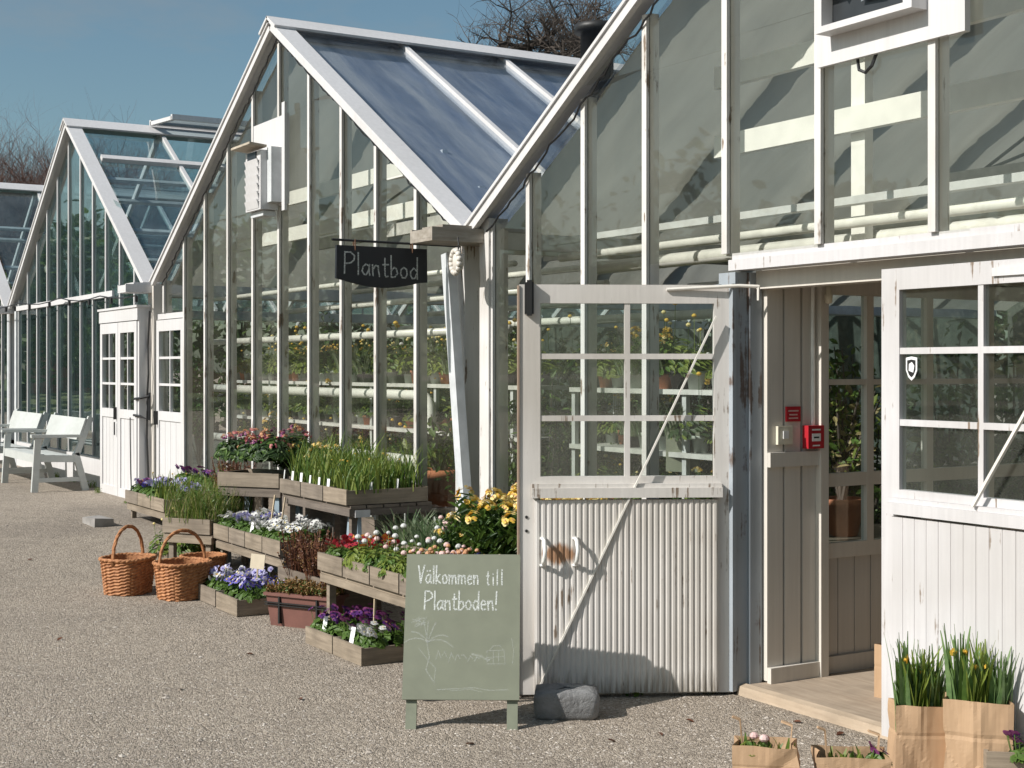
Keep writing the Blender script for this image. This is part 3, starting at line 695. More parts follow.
mb=MB(); slab(mb,c3,1,.74,.765,.1,13,.0,.06); mb.obj('vent_sill',M['white'],h3)
# porch with double doors
px0,px1=-17.06,-15.5
mb=MB(); mb.box(px0,px0+.03,-.2,-.06,.19,2.2); mb.box(px1-.05,px1,-.2,-.06,.19,2.2); mb.box(px0,px1,-.22,-.04,2.2,2.34); mb.box(px0-.02,px1+.02,-.235,-.03,2.34,2.365); mb.obj('porch_frame',M['white'],h3)
mid=(px0+px1)/2
dd=small_door(h3,px0+.03,mid-.005,-.19,.2,2.19,2,3,1.2)
mb=MB(); mb.box(.69,.71,-.06,-.026,.88,1.02); mb.tube([(.70,-.05,.85),(.70,-.05,.7)],.008,6); mb.obj('handle',M['iron'],dd)
small_door(h3,mid+.005,px1-.05,-.19,.2,2.19,2,3,1.2)

# ---- H4
h4=thing('greenhouse','farthest greenhouse, its glass roof cut off beyond the white bench','greenhouse',(0,0,0))
c4=-26.2
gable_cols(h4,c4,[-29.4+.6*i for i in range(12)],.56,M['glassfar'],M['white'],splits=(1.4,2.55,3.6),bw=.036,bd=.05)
roof(h4,c4,M['glassroofc'],M['white'],screen=False)
trusses(h4,c4,(2.2,4.9,7.6,10.3),2.95)
mb=MB(); mb.box(-29.6,-22.8,-.06,.05,.15,.56); mb.obj('base_wall',M['white'],h4)
mb=MB(); mb.box(-29.6,-22.8,-.065,-.036,2.53,2.60); mb.obj('rail',M['white'],h4)
mb=MB(); mb.box(-22.92,-22.8,-.065,.08,.15,2.62); mb.obj('corner_post',M['ltgrey'],h4)
G4.obj('gutter_end',M['white'],h4)
mb=MB(); mb.box(-22.78,-22.42,.051,13.6,EZ-.16,EZ-.02); mb.obj('valley_gutter',M['ltgrey'],h4)
mb=MB(); zt=EZ+SLO(c3)*HALF; mb.box(c4+.08,c4+.9,1.6,12,zt+.03,zt+.07); mb.obj('ridge_vent',M['glassroofc'],h4)

# ------------------------------------------------------------------ lettering (chalk handwriting)
GL={'P':(.5,[[(0,0),(.02,1)],[(.0,.98),(.3,1),(.5,.85),(.48,.66),(.3,.52),(.03,.46)]]),
'l':(.12,[[(.05,1),(.05,.4),(.07,0)]]),
'a':(.4,[[(.36,.44),(.2,.5),(.05,.38),(0,.18),(.1,.02),(.22,.05),(.34,.25),(.37,.5)],[(.37,.5),(.36,.15),(.42,0)]]),
'n':(.38,[[(0,.5),(.02,0)],[(.02,.3),(.15,.48),(.28,.47),(.32,.3),(.34,0)]]),
'm':(.6,[[(0,.5),(.02,0)],[(.02,.3),(.14,.48),(.24,.46),(.27,.3),(.28,0)],[(.28,.3),(.4,.48),(.5,.46),(.54,.3),(.56,0)]]),
't':(.3,[[(.14,.85),(.13,.1),(.2,0),(.3,.03)],[(0,.55),(.3,.58)]]),
'b':(.38,[[(.02,1),(.02,0),(.2,.02),(.36,.2),(.3,.42),(.16,.45),(.03,.3)]]),
'o':(.38,[[(.18,.5),(.03,.4),(0,.2),(.1,.02),(.26,.03),(.35,.2),(.3,.42),(.18,.5)]]),
'd':(.4,[[(.34,.4),(.18,.5),(.03,.36),(0,.16),(.1,.01),(.24,.06),(.35,.3)],[(.36,1),(.36,.3),(.38,0)]]),
'V':(.5,[[(0,1),(.1,.6),(.22,0)],[(.22,0),(.36,.6),(.48,1.02)]]),
'k':(.38,[[(.02,1),(.02,0)],[(.3,.5),(.04,.25),(.34,0)]]),
'e':(.36,[[(.03,.25),(.32,.3),(.28,.46),(.15,.5),(.02,.36),(.02,.14),(.14,0),(.32,.06)]]),
'i':(.12,[[(.05,.5),(.06,0)],[(.05,.7),(.07,.74)]]),
'!':(.14,[[(.1,1),(.05,.3)],[(.03,.05),(.045,.0)]]),' ':(.3,[])}
GL['\u00e4']=(.4,GL['a'][1]+[[(.1,.68),(.11,.72)],[(.28,.68),(.29,.72)]])
def write(mb,text,x,z,h,w,y,slope=0,track=.12,mi=0,sx=1.0,fit=None):
    x0=x
    if fit:
        sx=(fit/h-track*len(text)*.9)/sum(GL[c][0] for c in text)
    for ch in text:
        wd,st=GL[ch]
        for s in st:
            pts=[(x+p[0]*h*sx,z+p[1]*h+(x+p[0]*h*sx-x0)*slope) for p in s]
            pts=[(a+R.gauss(0,.008*h),b+R.gauss(0,.008*h)) for a,b in pts]
            mb.ribbon(pts,w,y,mi)
        x+=(wd*sx+track)*h
    return x
# hanging black sign: built facing -Y then turned so it faces +X (board stands square to the facade)
sg=thing('hanging_sign','black hanging board with chalk word Plantbod on an iron rod','sign',(-8.5,-.655,2.47),math.radians(90))
# local x -> world +Y ; local -y -> world +X
mb=MB(); L=.33
poly=[(-L,0),(-L-.004,-.215)]+[(-L+2*L*i/12,-.215-.055*math.sin(math.pi*i/12)) for i in range(1,12)]+[(L+.004,-.225),(L,.0)]
mb.prism(poly,-.012,.012); mb.obj('board',M['black'],sg)
mb=MB(); write(mb,'Plantbod',-.275,-.185,.145,.0095,-.0122,-.04,.13,fit=.54); mb.obj('lettering',M['chalk'],sg)
mb=MB(); mb.tube([(-.36,0,.035),(.75,0,.03)],.008,8); mb.obj('rod',M['iron'],sg)
mb=MB()
for x in (-.2,.22): mb.tube([(x,-.013,-.03),(x,-.014,.0),(x,-.012,.04),(x,.012,.04),(x,.014,-.02)],.004,6)
mb.obj('hook',M['rust'],sg)

# A-frame welcome board
bl=W(404,696,6.60); br=W(520,700,6.50); tl=W(412,556,6.74); tr=W(524.5,561,6.62)
ang=math.atan2(br.y-bl.y,br.x-bl.x); base=(Gp(408,727)+Gp(513,733))/2
wb=thing('welcome_board','sage green A-frame board with white chalk greeting Välkommen till Plantboden!','sign',(base.x,base.y,0),ang+math.radians(9))
lean=math.radians(20); cl_,sl_=math.cos(lean),math.sin(lean)
def lp(x,y,z):   # board-local point (x along, z up the board) -> leaning
    return (x, y*cl_+z*sl_, z*cl_-y*sl_)
wB=.545
def leanobj(mb,name,mat,par):
    mb.v=[lp(*p) for p in mb.v]; return mb.obj(name,mat,par)
mb=MB(); mb.box(-wB/2,wB/2,-.014,.006,.135,.82); bd=leanobj(mb,'board',M['green'],wb)
for x in (-.255,.215):
    mb=MB(); mb.box(x,x+.05,.0065,.03,.0,.8); leanobj(mb,'leg',M['greenleg'],wb)
mb=MB(); hinge=lp(0,.02,.80)
mb.v=[]; 
for x in (-.24,.2): mb.bar((x+.02,hinge[1]+.03,hinge[2]),(x+.02,.56,.015),.045,.02,(0,1,0))
mb.bar((-.22,.475,.25),(.22,.475,.25),.02,.04); mb.obj('rear_leg',M['crate'],wb)
mb=MB(); mb.bar((-wB/2+.01,hinge[1]+.045,hinge[2]-.02),(-wB/2+.01,.37,.10),.0,.0) if False else None
mb.box(-wB/2,wB/2,hinge[1]+.02,hinge[1]+.04,hinge[2]-.05,hinge[2]) ; mb.obj('hinge_batten',M['greenleg'],wb)
mb=MB()
write(mb,'V\u00e4lkommen',-.215,.680,.085,.0075,-.0142,-.02,.10,fit=.29); write(mb,'till',.112,.672,.075,.0065,-.0142,-.02,.2,fit=.085)
write(mb,'Plantboden!',-.18,.553,.088,.0075,-.0142,.0,.09,fit=.345)
leanobj(mb,'lettering',M['chalk'],bd)
mb=MB()   # faint chalk drawing: a drooping plant, a row of leaves, a basket, a ground line
def cv(pts,wd=.005): mb.ribbon(pts,wd,-.0142)
for a in (-1.2,-.7,-.2,.3,.9,1.4):
    cv([(-.16+.11*t*math.sin(a)*1.1,.40+.12*t*math.cos(a*.7)-.09*t*t*abs(math.sin(a))) for t in (0,.25,.5,.75,1)],.006)
cv([(-.16,.50),(-.165,.40),(-.15,.33),(-.165,.27),(-.13,.22)],.006); cv([(-.2,.37),(-.16,.32),(-.12,.28),(-.125,.2)],.004)
for k in range(12): cv([(-.24+.004*k,.49+.02*math.sin(k)),(-.20+.003*k,.50+.02*math.cos(k*1.7))],.004)
for k in range(9): x=-.12+.03*k; cv([(x,.32+.02*math.sin(k*2)),(x+.012,.36-.012*k*.4),(x+.024,.325)],.005)
cv([(.05,.345),(.09,.335),(.13,.315)],.01)
for q in ([(.12,.30),(.12,.36),(.20,.365),(.205,.30),(.12,.30)],[(.13,.36),(.15,.385),(.18,.385),(.20,.362)],[(.12,.33),(.2,.335)],[(.15,.30),(.15,.36)],[(.175,.30),(.175,.36)]): cv(q,.004)
cv([(.24,.30),(.245,.36),(.235,.42)],.004)
cv([(-.11,.18),(-.02,.185),(.06,.19),(.14,.178),(.22,.182)],.005); cv([(-.05,.175),(.05,.182),(.1,.17)],.003)
leanobj(mb,'drawing',M['chalkf'],bd)

# round grey kerb stone by the door
st=Gp(563,716)
mb=MB(); n=18
prof=[(0,0),(.155,.0),(.17,.02),(.172,.10),(.163,.128),(.10,.137),(.0,.139)]
for i,(r,z) in enumerate(prof): pass
vs=[];
for r,z in prof:
    for k in range(n):
        t=2*math.pi*k/n; ex=.3; cx_=abs(math.cos(t))**ex*math.copysign(1,math.cos(t)); sy_=abs(math.sin(t))**ex*math.copysign(1,math.sin(t))
        vs.append((r*.92*cx_+R.gauss(0,.003),r*.62*sy_+R.gauss(0,.003),z+R.gauss(0,.0025)))
mb.add(vs,[(i*n+k,i*n+(k+1)%n,(i+1)*n+(k+1)%n,(i+1)*n+k) for i in range(len(prof)-1) for k in range(n)])
o=mb.obj('stone',M['stone'],None,True,loc=(st.x,st.y+.02,0),rz=math.radians(58)); tag(o,'dark grey block of stone holding the open door leaf','stone')
# two pale kerb stones by the left flower crates
for px,py,lab in ((97,524,'pale rough stone lying alone on the gravel left of the baskets'),):
    p=Gp(px,py); mb=MB(); mb.box(-.17,.17,-.09,.09,-.02,.07)
    for i,vv in enumerate(mb.v): mb.v[i]=tuple(c+R.gauss(0,.008) for c in vv)
    o=mb.obj('stone',M['brick'],loc=p,rz=.1); tag(o,lab,'stone')
# outdoor cable reel lamp hanging on the gutter
rl=thing('cable_reel','small off-white cable reel hanging under the weathered gutter end','reel',tuple(Fp(458,262,-.30)))
mb=MB(); 
for k in range(14):
    a=2*math.pi*k/14; b2=2*math.pi*(k+1)/14
    mb.tube([(.055*math.cos(a),-.02,.075*math.sin(a)),(.055*math.cos(b2),-.02,.075*math.sin(b2))],.018,8)
mb.lathe([(0,-.06),(.05,-.05),(.055,.0),(.05,.05),(0,.06)],(0,0,0),14,sy=.5); mb.obj('body',M['plank'],rl,True)
mb=MB(); mb.tube([(0,0,.06),(.01,0,.11),(0,0,.16)],.006,6); mb.obj('hook',M['iron'],rl)
# cables by the porch
mb=MB(); x=-15.46
mb.tube([(x+.02,-.10,2.3),(x-.02,-.11,1.9),(x+.04,-.12,1.6),(x-.01,-.12,1.35),(x+.03,-.13,1.2),(x-.02,-.12,.9),(x,-.1,.25)],.012,6); mb.tube([(x-.12,-.23,1.33),(x+.02,-.2,1.34),(x+.06,-.12,1.36)],.014,6); mb.tube([(x-.14,-.23,1.15),(x+.0,-.2,1.14),(x+.06,-.12,1.1),(x+.05,-.11,1.4)],.014,6)
mb.tube([(-15.72,-.235,1.12),(-15.70,-.24,.9),(-15.68,-.24,.5),(-15.66,-.235,.24)],.007,6)
o=mb.obj('power_cable',M['cable']); tag(o,'black power cable looped down the corner beside the white porch','cable')
mb=MB(); 
pts=[Fp(-30,309,-.3),Fp(20,303,-.3),Fp(60,298,-.14),Fp(100,296,-.14),Fp(150,291,-.3)]
pp=[]
for a,b in zip(pts[:-1],pts[1:]):
    for t in (0,.25,.5,.75): q=a.lerp(b,t); q.z-=.05*math.sin(math.pi*t); pp.append(q)
mb.tube(pp,.008,5)
sc_=mb.obj('string_light',M['cable']); tag(sc_,'black string light cable sagging along the far greenhouse front','lights')
for q in pp[1::2]:
    mb=MB(); mb.tube([(q.x,q.y,q.z-.005),(q.x,q.y,q.z-.07)],.02,6); mb.obj('lamp_holder',M['cable'],sc_)

# ------------------------------------------------------------------ plants
def blade(mb,b,az,L,wd,lean,droop,mi,n=3,twist=0):
    b=V(b); d=V((math.cos(az),math.sin(az),0)); sd=V((-math.sin(az+twist),math.cos(az+twist),0))
    vs=[]
    for i in range(n+1):
        t=i/n; th=lean+droop*t*t; 
        p=b+d*(L*t*math.sin(th))+V((0,0,L*t*math.cos(th)))
        ww=wd*(1-.85*t**2.2)*.5*(.75+.25*min(1,t*4))
        vs+= [p-sd*ww,p+sd*ww]
    mb.add(vs,[(2*i,2*i+1,2*i+3,2*i+2) for i in range(n)],mi)
def oval(mb,c,nrm,r,asp,az,mi,fold=.15):
    c=V(c); nrm=V(nrm).normalized(); t=nrm.orthogonal().normalized(); s=nrm.cross(t)
    a=t*math.cos(az)+s*math.sin(az); b=nrm.cross(a)
    vs=[c-a*r, c-a*r*.35+b*r*asp*.9+nrm*r*fold, c+a*r*.45+b*r*asp*.75+nrm*r*fold, c+a*r, c+a*r*.45-b*r*asp*.75+nrm*r*fold, c-a*r*.35-b*r*asp*.9+nrm*r*fold]
    mb.add(vs,[(0,1,2,3),(0,3,4,5)],mi)
def face_flower(mb,c,nrm,r,mp,mc,mp2=None):
    c=V(c); nrm=V(nrm).normalized(); t=nrm.orthogonal().normalized(); s=nrm.cross(t)
    for k,(a,rr) in enumerate(((90,.62),(150,.6),(30,.6),(215,.6),(325,.6))):
        a=math.radians(a)+.2*R.random(); pc=c+(t*math.cos(a)+s*math.sin(a))*r*.5+nrm*(.002*k)
        vs=[pc+(t*math.cos(q*1.047)+s*math.sin(q*1.047))*r*rr+nrm*(.15*r*(R.random()-.3)) for q in range(6)]
        mb.add(vs,[(0,1,2,3,4,5)],mp if k<3 or mp2 is None else mp2)
    cc=c+nrm*.012*r*50*.02+nrm*.011
    mb.add([cc+(t*math.cos(q*1.257)+s*math.sin(q*1.257))*r*.30 for q in range(5)],[(0,1,2,3,4)],mc)
def rdir(up=.35):
    a=R.random()*6.283; z=up+(1-up)*R.random(); q=math.sqrt(max(0,1-z*z)); return V((math.cos(a)*q,math.sin(a)*q,z))
SUNV=V((0.3,-.8,.5))
def mk(name,lv,lm,fl=None,fm=None):
    """a plant prototype: (list of child meshes)"""
    out=[('leaves',lv.mesh('leaves',lm))]
    if fl: out.append(('blossoms',fl.mesh('blossoms',fm)))
    return out
def pansy(pet,cen,pet2=None,n=8,rad=.07,h=.105,lm='g_mid',fr=.022):
    lv=MB()
    for i in range(60):
        d=rdir(.15); c=V((d.x*rad,d.y*rad,h*.15+d.z*h*.72*R.uniform(.35,1))); oval(lv,c,d+V((0,0,.4)),.022+.012*R.random(),.55,R.random()*6,0)
    fl=MB()
    for i in range(n):
        a=R.random()*6.28; q=rad*math.sqrt(R.random()); c=V((q*math.cos(a),q*math.sin(a),h*R.uniform(.8,1.25)))
        face_flower(fl,c,SUNV+rdir(.1)*.7,fr*R.uniform(.8,1.2),0,1,2 if pet2 else None)
        lv.tube([(c.x*.7,c.y*.7,h*.3),(c.x,c.y,c.z-.003)],.0018,3,0,False)
    return mk('pansy',lv,[M[lm]],fl,[M[pet],M[cen]]+([M[pet2]] if pet2 else []))
def wallflower(c1_,c2_,h=.26,rad=.15,n=5,lm='g_mid'):
    lv=MB(); fl=MB()
    for i in range(26):
        a=R.random()*6.28; q=rad*.55*math.sqrt(R.random()); top=V((q*2*math.cos(a),q*2*math.sin(a),h*R.uniform(.6,1)*(1-.25*(q/rad))))
        b=V((q*.5*math.cos(a),q*.5*math.sin(a),0)); lv.tube([b,(b+top)/2+V((0,0,.01)),top],.0025,3,0,False)
        for k in range(24):
            t=R.uniform(.15,1.0); p=b.lerp(top,t); d=rdir(-.1); oval(lv,p+d*.022,d.cross(V((0,0,1)))+V((0,0,1.2)),.032,.26,math.atan2(d.y,d.x)+R.random(),R.choice((0,0,1)))
        if i<n:
            for k in range(9):
                d=rdir(-.1); p=top+d*.026+V((0,0,.012)); face_flower(fl,p,d+V((0,-.3,.4)),.011,R.choice((0,0,1)),2)
    return mk('wallflower',lv,[M[lm],M['g_dark']],fl,[M[c1_],M[c2_],M['f_peach']])
def bulbs(h=.26,n=34,rad=.09,fy=5,lm=('g_mid','g_yel'),wd=.011,fc='f_yellow',fs=.02,dr=.55):
    lv=MB(); fl=MB()
    for i in range(n):
        a=R.random()*6.28; q=rad*math.sqrt(R.random()); blade(lv,(q*math.cos(a),q*math.sin(a),0),R.random()*6.28,h*R.uniform(.6,1.1),wd,R.uniform(.0,.2 if dr>.3 else .12),R.uniform(0,dr),R.choice((0,0,1)),4,R.random())
    for i in range(fy):
        a=R.random()*6.28; q=rad*math.sqrt(R.random()); z=h*R.uniform(.65,.95); p=V((q*math.cos(a),q*math.sin(a),z))
        lv.tube([(p.x*.6,p.y*.6,0),p],.003,4,1,False); face_flower(fl,p,V((R.uniform(-1,1),-1,.1)),fs*R.uniform(.7,1.1),0,1)
        fl.tube([p,p+V((R.uniform(-.4,.4),-1,.15)).normalized()*fs],[fs*.35,fs*.5],6,1)
    return mk('bulbs',lv,[M[lm[0]],M[lm[1]]],fl if fy else None,[M[fc],M['f_yellow']])
def grassy(h=.24,n=120,rad=.1,lm=('g_yel','g_mid','strawleaf'),wd=.004):
    lv=MB()
    for i in range(n):
        a=R.random()*6.28; q=rad*math.sqrt(R.random()); blade(lv,(q*math.cos(a),q*math.sin(a),0),R.random()*6.28,h*R.uniform(.5,1.1),wd,R.uniform(0,.3),R.uniform(0,.5),R.choice((0,0,1,1,2)),3,R.random())
        if i%4==0: oval(lv,(q*math.cos(a),q*math.sin(a),h*R.uniform(.3,.8)),rdir(0),.012,.5,R.random()*6,1)
    return mk('grassy',lv,[M[x] for x in lm])
def heather(h=.24,n=70,rad=.1,lm=('brownleaf','rustleaf')):
    lv=MB()
    for i in range(n):
        a=R.random()*6.28; q=rad*math.sqrt(R.random()); b=V((q*.7*math.cos(a),q*.7*math.sin(a),0)); t=V((q*1.3*math.cos(a),q*1.3*math.sin(a),h*R.uniform(.5,1.05)))
        lv.tube([b,t],.0018,3,0,False)
        for k in range(9): p=b.lerp(t,R.uniform(.3,1)); oval(lv,p,rdir(0),.011,.5,R.random()*6,R.choice((0,0,0,1)))
    return mk('heather',lv,[M[x] for x in lm])
def daisy(fc=('f_white','f_palepink'),h=.12,rad=.09,n=7,lm='g_mid',fr=.018,ln=80):
    lv=MB(); fl=MB()
    for i in range(ln):
        d=rdir(.05); c=V((d.x*rad,d.y*rad,d.z*h*R.uniform(.2,.75))); oval(lv,c,d+V((0,0,.5)),.026,.42,math.atan2(d.y,d.x),R.choice((0,0,1)))
    for i in range(n):
        a=R.random()*6.28; q=rad*math.sqrt(R.random()); c=V((q*math.cos(a),q*math.sin(a),h*R.uniform(.85,1.3))); lv.tube([(c.x*.8,c.y*.8,h*.2),c],.002,3,0,False)
        mi=R.choice((0,0,1)); r=fr*R.uniform(.7,1.15); fl.lathe([(0,-r*.6),(r*.7,-r*.4),(r,.0),(r*.85,r*.45),(r*.45,r*.8),(0,r*.9)],c,8,mi)
    return mk('daisy',lv,[M[lm],M['g_yel']],fl,[M[x] for x in fc])
def silver(h=.2,rad=.1,n=60):
    lv=MB()
    for i in range(n):
        a=R.random()*6.28; q=rad*math.sqrt(R.random()); blade(lv,(q*math.cos(a),q*math.sin(a),0),a,h*R.uniform(.55,1.1),.012,R.uniform(0,.4),.3,R.choice((0,0,1)),3,R.random())
    return mk('silver',lv,[M['g_sil'],M['g_blue']])
def primula(cs=('f_pink','f_peach','f_mauve'),h=.3,rad=.14):
    lv=MB(); fl=MB()
    for i in range(300):
        d=rdir(-.05); c=V((d.x*rad,d.y*rad,h*.45+d.z*h*.5*R.uniform(.3,1))); oval(lv,c,d+V((0,0,.3)),.032,.4,R.random()*6,R.choice((0,0,1)))
    for i in range(11):
        d=rdir(.35); c=V((d.x*rad*.95,d.y*rad*.95,h*.5+d.z*h*.52))
        mi=R.choice((0,0,1,2))
        for k in range(7):
            e=rdir(-.2); face_flower(fl,c+e*.016,e+d,.010,mi,1)
    return mk('primula',lv,[M['g_dark'],M['g_mid']],fl,[M[x] for x in cs])

def plant(name,label,cat,parts,loc,group=None,rz=None,sc=1):
    o=thing(name,label,cat,loc,R.random()*6.28 if rz is None else rz,group); o.scale=(sc,sc,sc)
    for n,me in parts: link(n,me,o)
    return o

for i,(px,py) in enumerate(((797,628),(840,640),(612,742),(300,700),(180,690),(60,640),(470,745),(250,655),(660,735),(118,560),(30,560),(690,722))):
    p=Gp(px,py) if py>650 else Gp(px,py+95 if px>700 else py); mb=MB(); oval(mb,(0,0,.006),(R.gauss(0,.3),R.gauss(0,.3),1),.022,.6,R.random()*6,0,.25); mb.v=mb.v+[(x,y,z-.001) for x,y,z in mb.v]; mb.f=mb.f+[tuple(reversed([k+6 for k in f])) for f in mb.f]; mb.m=mb.m*2
    o=mb.obj('dry_leaf',M['brownleaf'],None,loc=p); tag(o,'small dry brown leaf lying on the gravel','leaf','dry leaves on the gravel')
# ------------------------------------------------------------------ crates and stands
CR={}
def crate(loc,L,D,H,rz,label,mat='crate',group='wooden flower crates'):
    """x along front 0..L, front at y=0, depth D to +y, base z 0"""
    o=thing('flower_crate',label,'crate',loc,rz,group)
    key=(round(L,2),round(D,2),round(H,3),mat)
    if key not in CR:
        t=.014; a=MB()
        a.box(0.004,L-.004,0,t,0.002,H); a.box(.004,L-.004,D-t,D,.002,H)
        a.box(.004,.004+t,t+.0005,D-t-.0005,.002,H-.006); a.box(L-.004-t,L-.004,t+.0005,D-t-.0005,.002,H-.006)
        a.box(.02,L-.02,t+.001,D-t-.001,.004,.018)
        s=MB(); n=6; vs=[]
        for j in range(n+1):
            for i in range(n+1): vs.append((.018+(L-.036)*i/n,t+.001+(D-2*t-.002)*j/n,H*.72+R.uniform(-.008,.012)))
        s.add(vs,[(j*(n+1)+i,j*(n+1)+i+1,(j+1)*(n+1)+i+1,(j+1)*(n+1)+i) for j in range(n) for i in range(n)])
        CR[key]=(a.mesh('box',M[mat]),s.mesh('soil',M['soil']))
    a,s=CR[key]; link('box',a,o); link('soil',s,o); return o
def fill(origin,rz,L,D,H,protos,label,cat,name,group,nx,ny,sc=1.0,jit=.02):
    ca,sa=math.cos(rz),math.sin(rz)
    for j in range(ny):
        for i in range(nx):
            x=L*(i+.5)/nx*.94+L*.03+R.uniform(-jit,jit)*.8; y=.03+(D-.03)*(j+.55)/ny*.97+R.uniform(-jit,jit)
            p=(origin[0]+x*ca-y*sa,origin[1]+x*sa+y*ca,origin[2]+H*.70)
            pr=protos[R.randrange(len(protos))]
            plant(name,label,cat,pr,p,group,None,sc*R.uniform(.9,1.12))
def stand(label,x0,x1,y0,y1,ztop,slat=True,mat='crate',legm='crate',rz=0,o0=None):
    """open timber stand; top surface at ztop"""
    zb=gz((x0+x1)/2)
    o=thing('plant_stand',label,'stand',(x0,y0,zb),rz); h=ztop-zb; L=x1-x0; D=y1-y0
    mb=MB(); mb.box(0,L,.0,.03,h-.075,h-.025); mb.box(0,L,D-.03,D,h-.075,h-.025); mb.box(0,.03,.0305,D-.0305,h-.074,h-.026); mb.box(L-.03,L,.0305,D-.0305,h-.074,h-.026); mb.obj('frame',M[mat],o)
    mb=MB(); n=max(3,int(D/.11))
    for i in range(n): mb.box(-.005,L+.005,D*i/n+.006,D*(i+1)/n-.006,h-.0245,h-.004)
    mb.obj('top',M[mat],o)
    for x in (.031,L-.076):
        for y in (.031,D-.076):
            mb=MB(); mb.box(x,x+.045,y,y+.045,-.05,h-.026); mb.obj('leg',M[legm],o)
    return o
P_={}
P_['purple']=[pansy('f_purple','f_yellow','f_mauve'),pansy('f_mauve','f_dark','f_purple')]
P_['blue']=[pansy('f_blue','f_yellow'),pansy('f_blue','f_pyellow','f_lilac')]
P_['lilac']=[pansy('f_lilac','f_yellow','f_white'),pansy('f_lilac','f_blue')]
P_['white']=[pansy('f_white','f_pyellow',n=13),pansy('f_white','f_dark',n=13)]
P_['redy']=[pansy('f_red','f_dark'),pansy('f_orange','f_dark','f_red')]
P_['prim']=[primula(),primula(('f_pink','f_peach','f_mauve'))]
P_['wallf']=[wallflower('f_yellow','f_pyellow'),wallflower('f_pyellow','f_yellow',n=8)]
P_['bulb']=[bulbs(.30,fy=0,lm=('g_yel','g_mid')),bulbs(.24,fy=1,fs=.010,fc='f_pyellow'),bulbs(.36,26,fy=0,lm=('g_mid','g_yel'))]
P_['bulby']=[bulbs(.24,36,fy=1,lm=('g_yel','g_mid'),fs=.009,fc='f_pyellow'),bulbs(.22,30,fy=1,lm=('g_yel','g_mid'),fs=.009,fc='f_pyellow')]
P_['grass']=[grassy(),grassy(.28)]
P_['heath']=[heather(),heather(.28)]
P_['rust']=[heather(.09,60,.08,('rustleaf','g_mid'))]
P_['daisy']=[daisy(n=2,ln=150,h=.15,lm='g_yel'),daisy(n=1,ln=150,h=.16),daisy(n=1,ln=140,h=.15,lm='g_yel')]
P_['peach']=[daisy(('f_peach','f_palepink'),.13,.095,7,'g_mid',.015),daisy(('f_peach','f_rust'),.12,.09,6,'g_yel',.014)]
P_['silver']=[silver()]
P_['palepink']=[daisy(('f_palepink','f_white'),.15,.1,5,'g_blue',.017,110)]
P_['green']=[daisy(('f_pyellow','f_peach'),.26,.14,5,'g_mid',.014,200)]
P_['ylw']=[daisy(('f_yellow','f_pyellow'),.26,.13,2,'g_yel',.016,120)]
P_['narc']=[bulbs(.42,26,.035,1,('g_narc','g_mid'),.026,fs=.016,dr=.15),bulbs(.40,22,.035,1,('g_yel','g_narc'),.028,fs=.016,dr=.25),bulbs(.36,24,.035,0,('g_narc','g_mid'),.022,dr=.2)]
P_['dk']=[daisy(('f_yellow','f_pyellow'),.3,.16,3,'g_dark',.016,170),grassy(.3,80,.12,('g_mid','g_dark','g_yel'),.012),daisy(('f_peach','f_yellow'),.35,.2,2,'g_mid',.016,200)]

CW=.38
# ground crates behind the chalkboard (purple pansies)
for k,(x0,x1) in enumerate(((-8.03,-7.63),(-7.625,-7.23))):
    lab=('low wooden crate on gravel of purple pansies, end farther from chalkboard','low wooden crate on gravel of purple pansies nearest the chalkboard')[k]
    crate((x0,-1.40,0),x1-x0,.42,.105,0,lab)
    fill((x0,-1.40,0),0,x1-x0,.42,.105,P_['purple'] if k==0 else P_['purple']+P_['purple']+[P_['white'][0]],'dark purple pansy in the ground crates behind the chalkboard','flower','pansy','purple pansies by the chalkboard',3,3)
# ground crates with blue pansies beside the baskets
for k,(x0,x1) in enumerate(((-9.93,-9.52),(-9.51,-9.09))):
    z=gz(x0)-.0
    crate((x0,-1.44,z),x1-x0,.44,.115,0,('low crate of pale lilac pansies beside the wicker baskets','low crate of blue pansies left of the brown planter')[k])
    fill((x0,-1.44,z),0,x1-x0,.44,.115,P_['lilac'] if k==0 else P_['blue'],('pale lilac pansy in the low crate beside the baskets','blue pansy in the low crate left of the brown planter')[k],'flower','pansy',('lilac ground pansies','blue ground pansies')[k],3,3)
# rack 1: white pansies
zt=.33
stand('weathered stand carrying white pansies above the ground crates',-10.82,-9.42,-.98,-.55,zt)
xs1=[-10.82,-10.47,-10.12,-9.77,-9.42]
for k in range(4):
    crate((xs1[k],-1.0,zt),.345,.43,.115,0,('raised crate of blue and white pansies, end of stand next to metal leg','raised pansy crate with white plant label, second from metal leg','raised pansy crate, third from metal leg on same stand','raised crate of white pansies with dark wooden end above brown planter')[k])
    fill((xs1[k],-1.0,zt),0,.345,.43,.115,(P_['lilac']+P_['white'],P_['lilac']+P_['blue'][1:]+P_['white'],P_['white'],P_['white'])[k],'white pansy in the raised crates above the blue ground pansies','flower','pansy','white raised pansies',3,3)
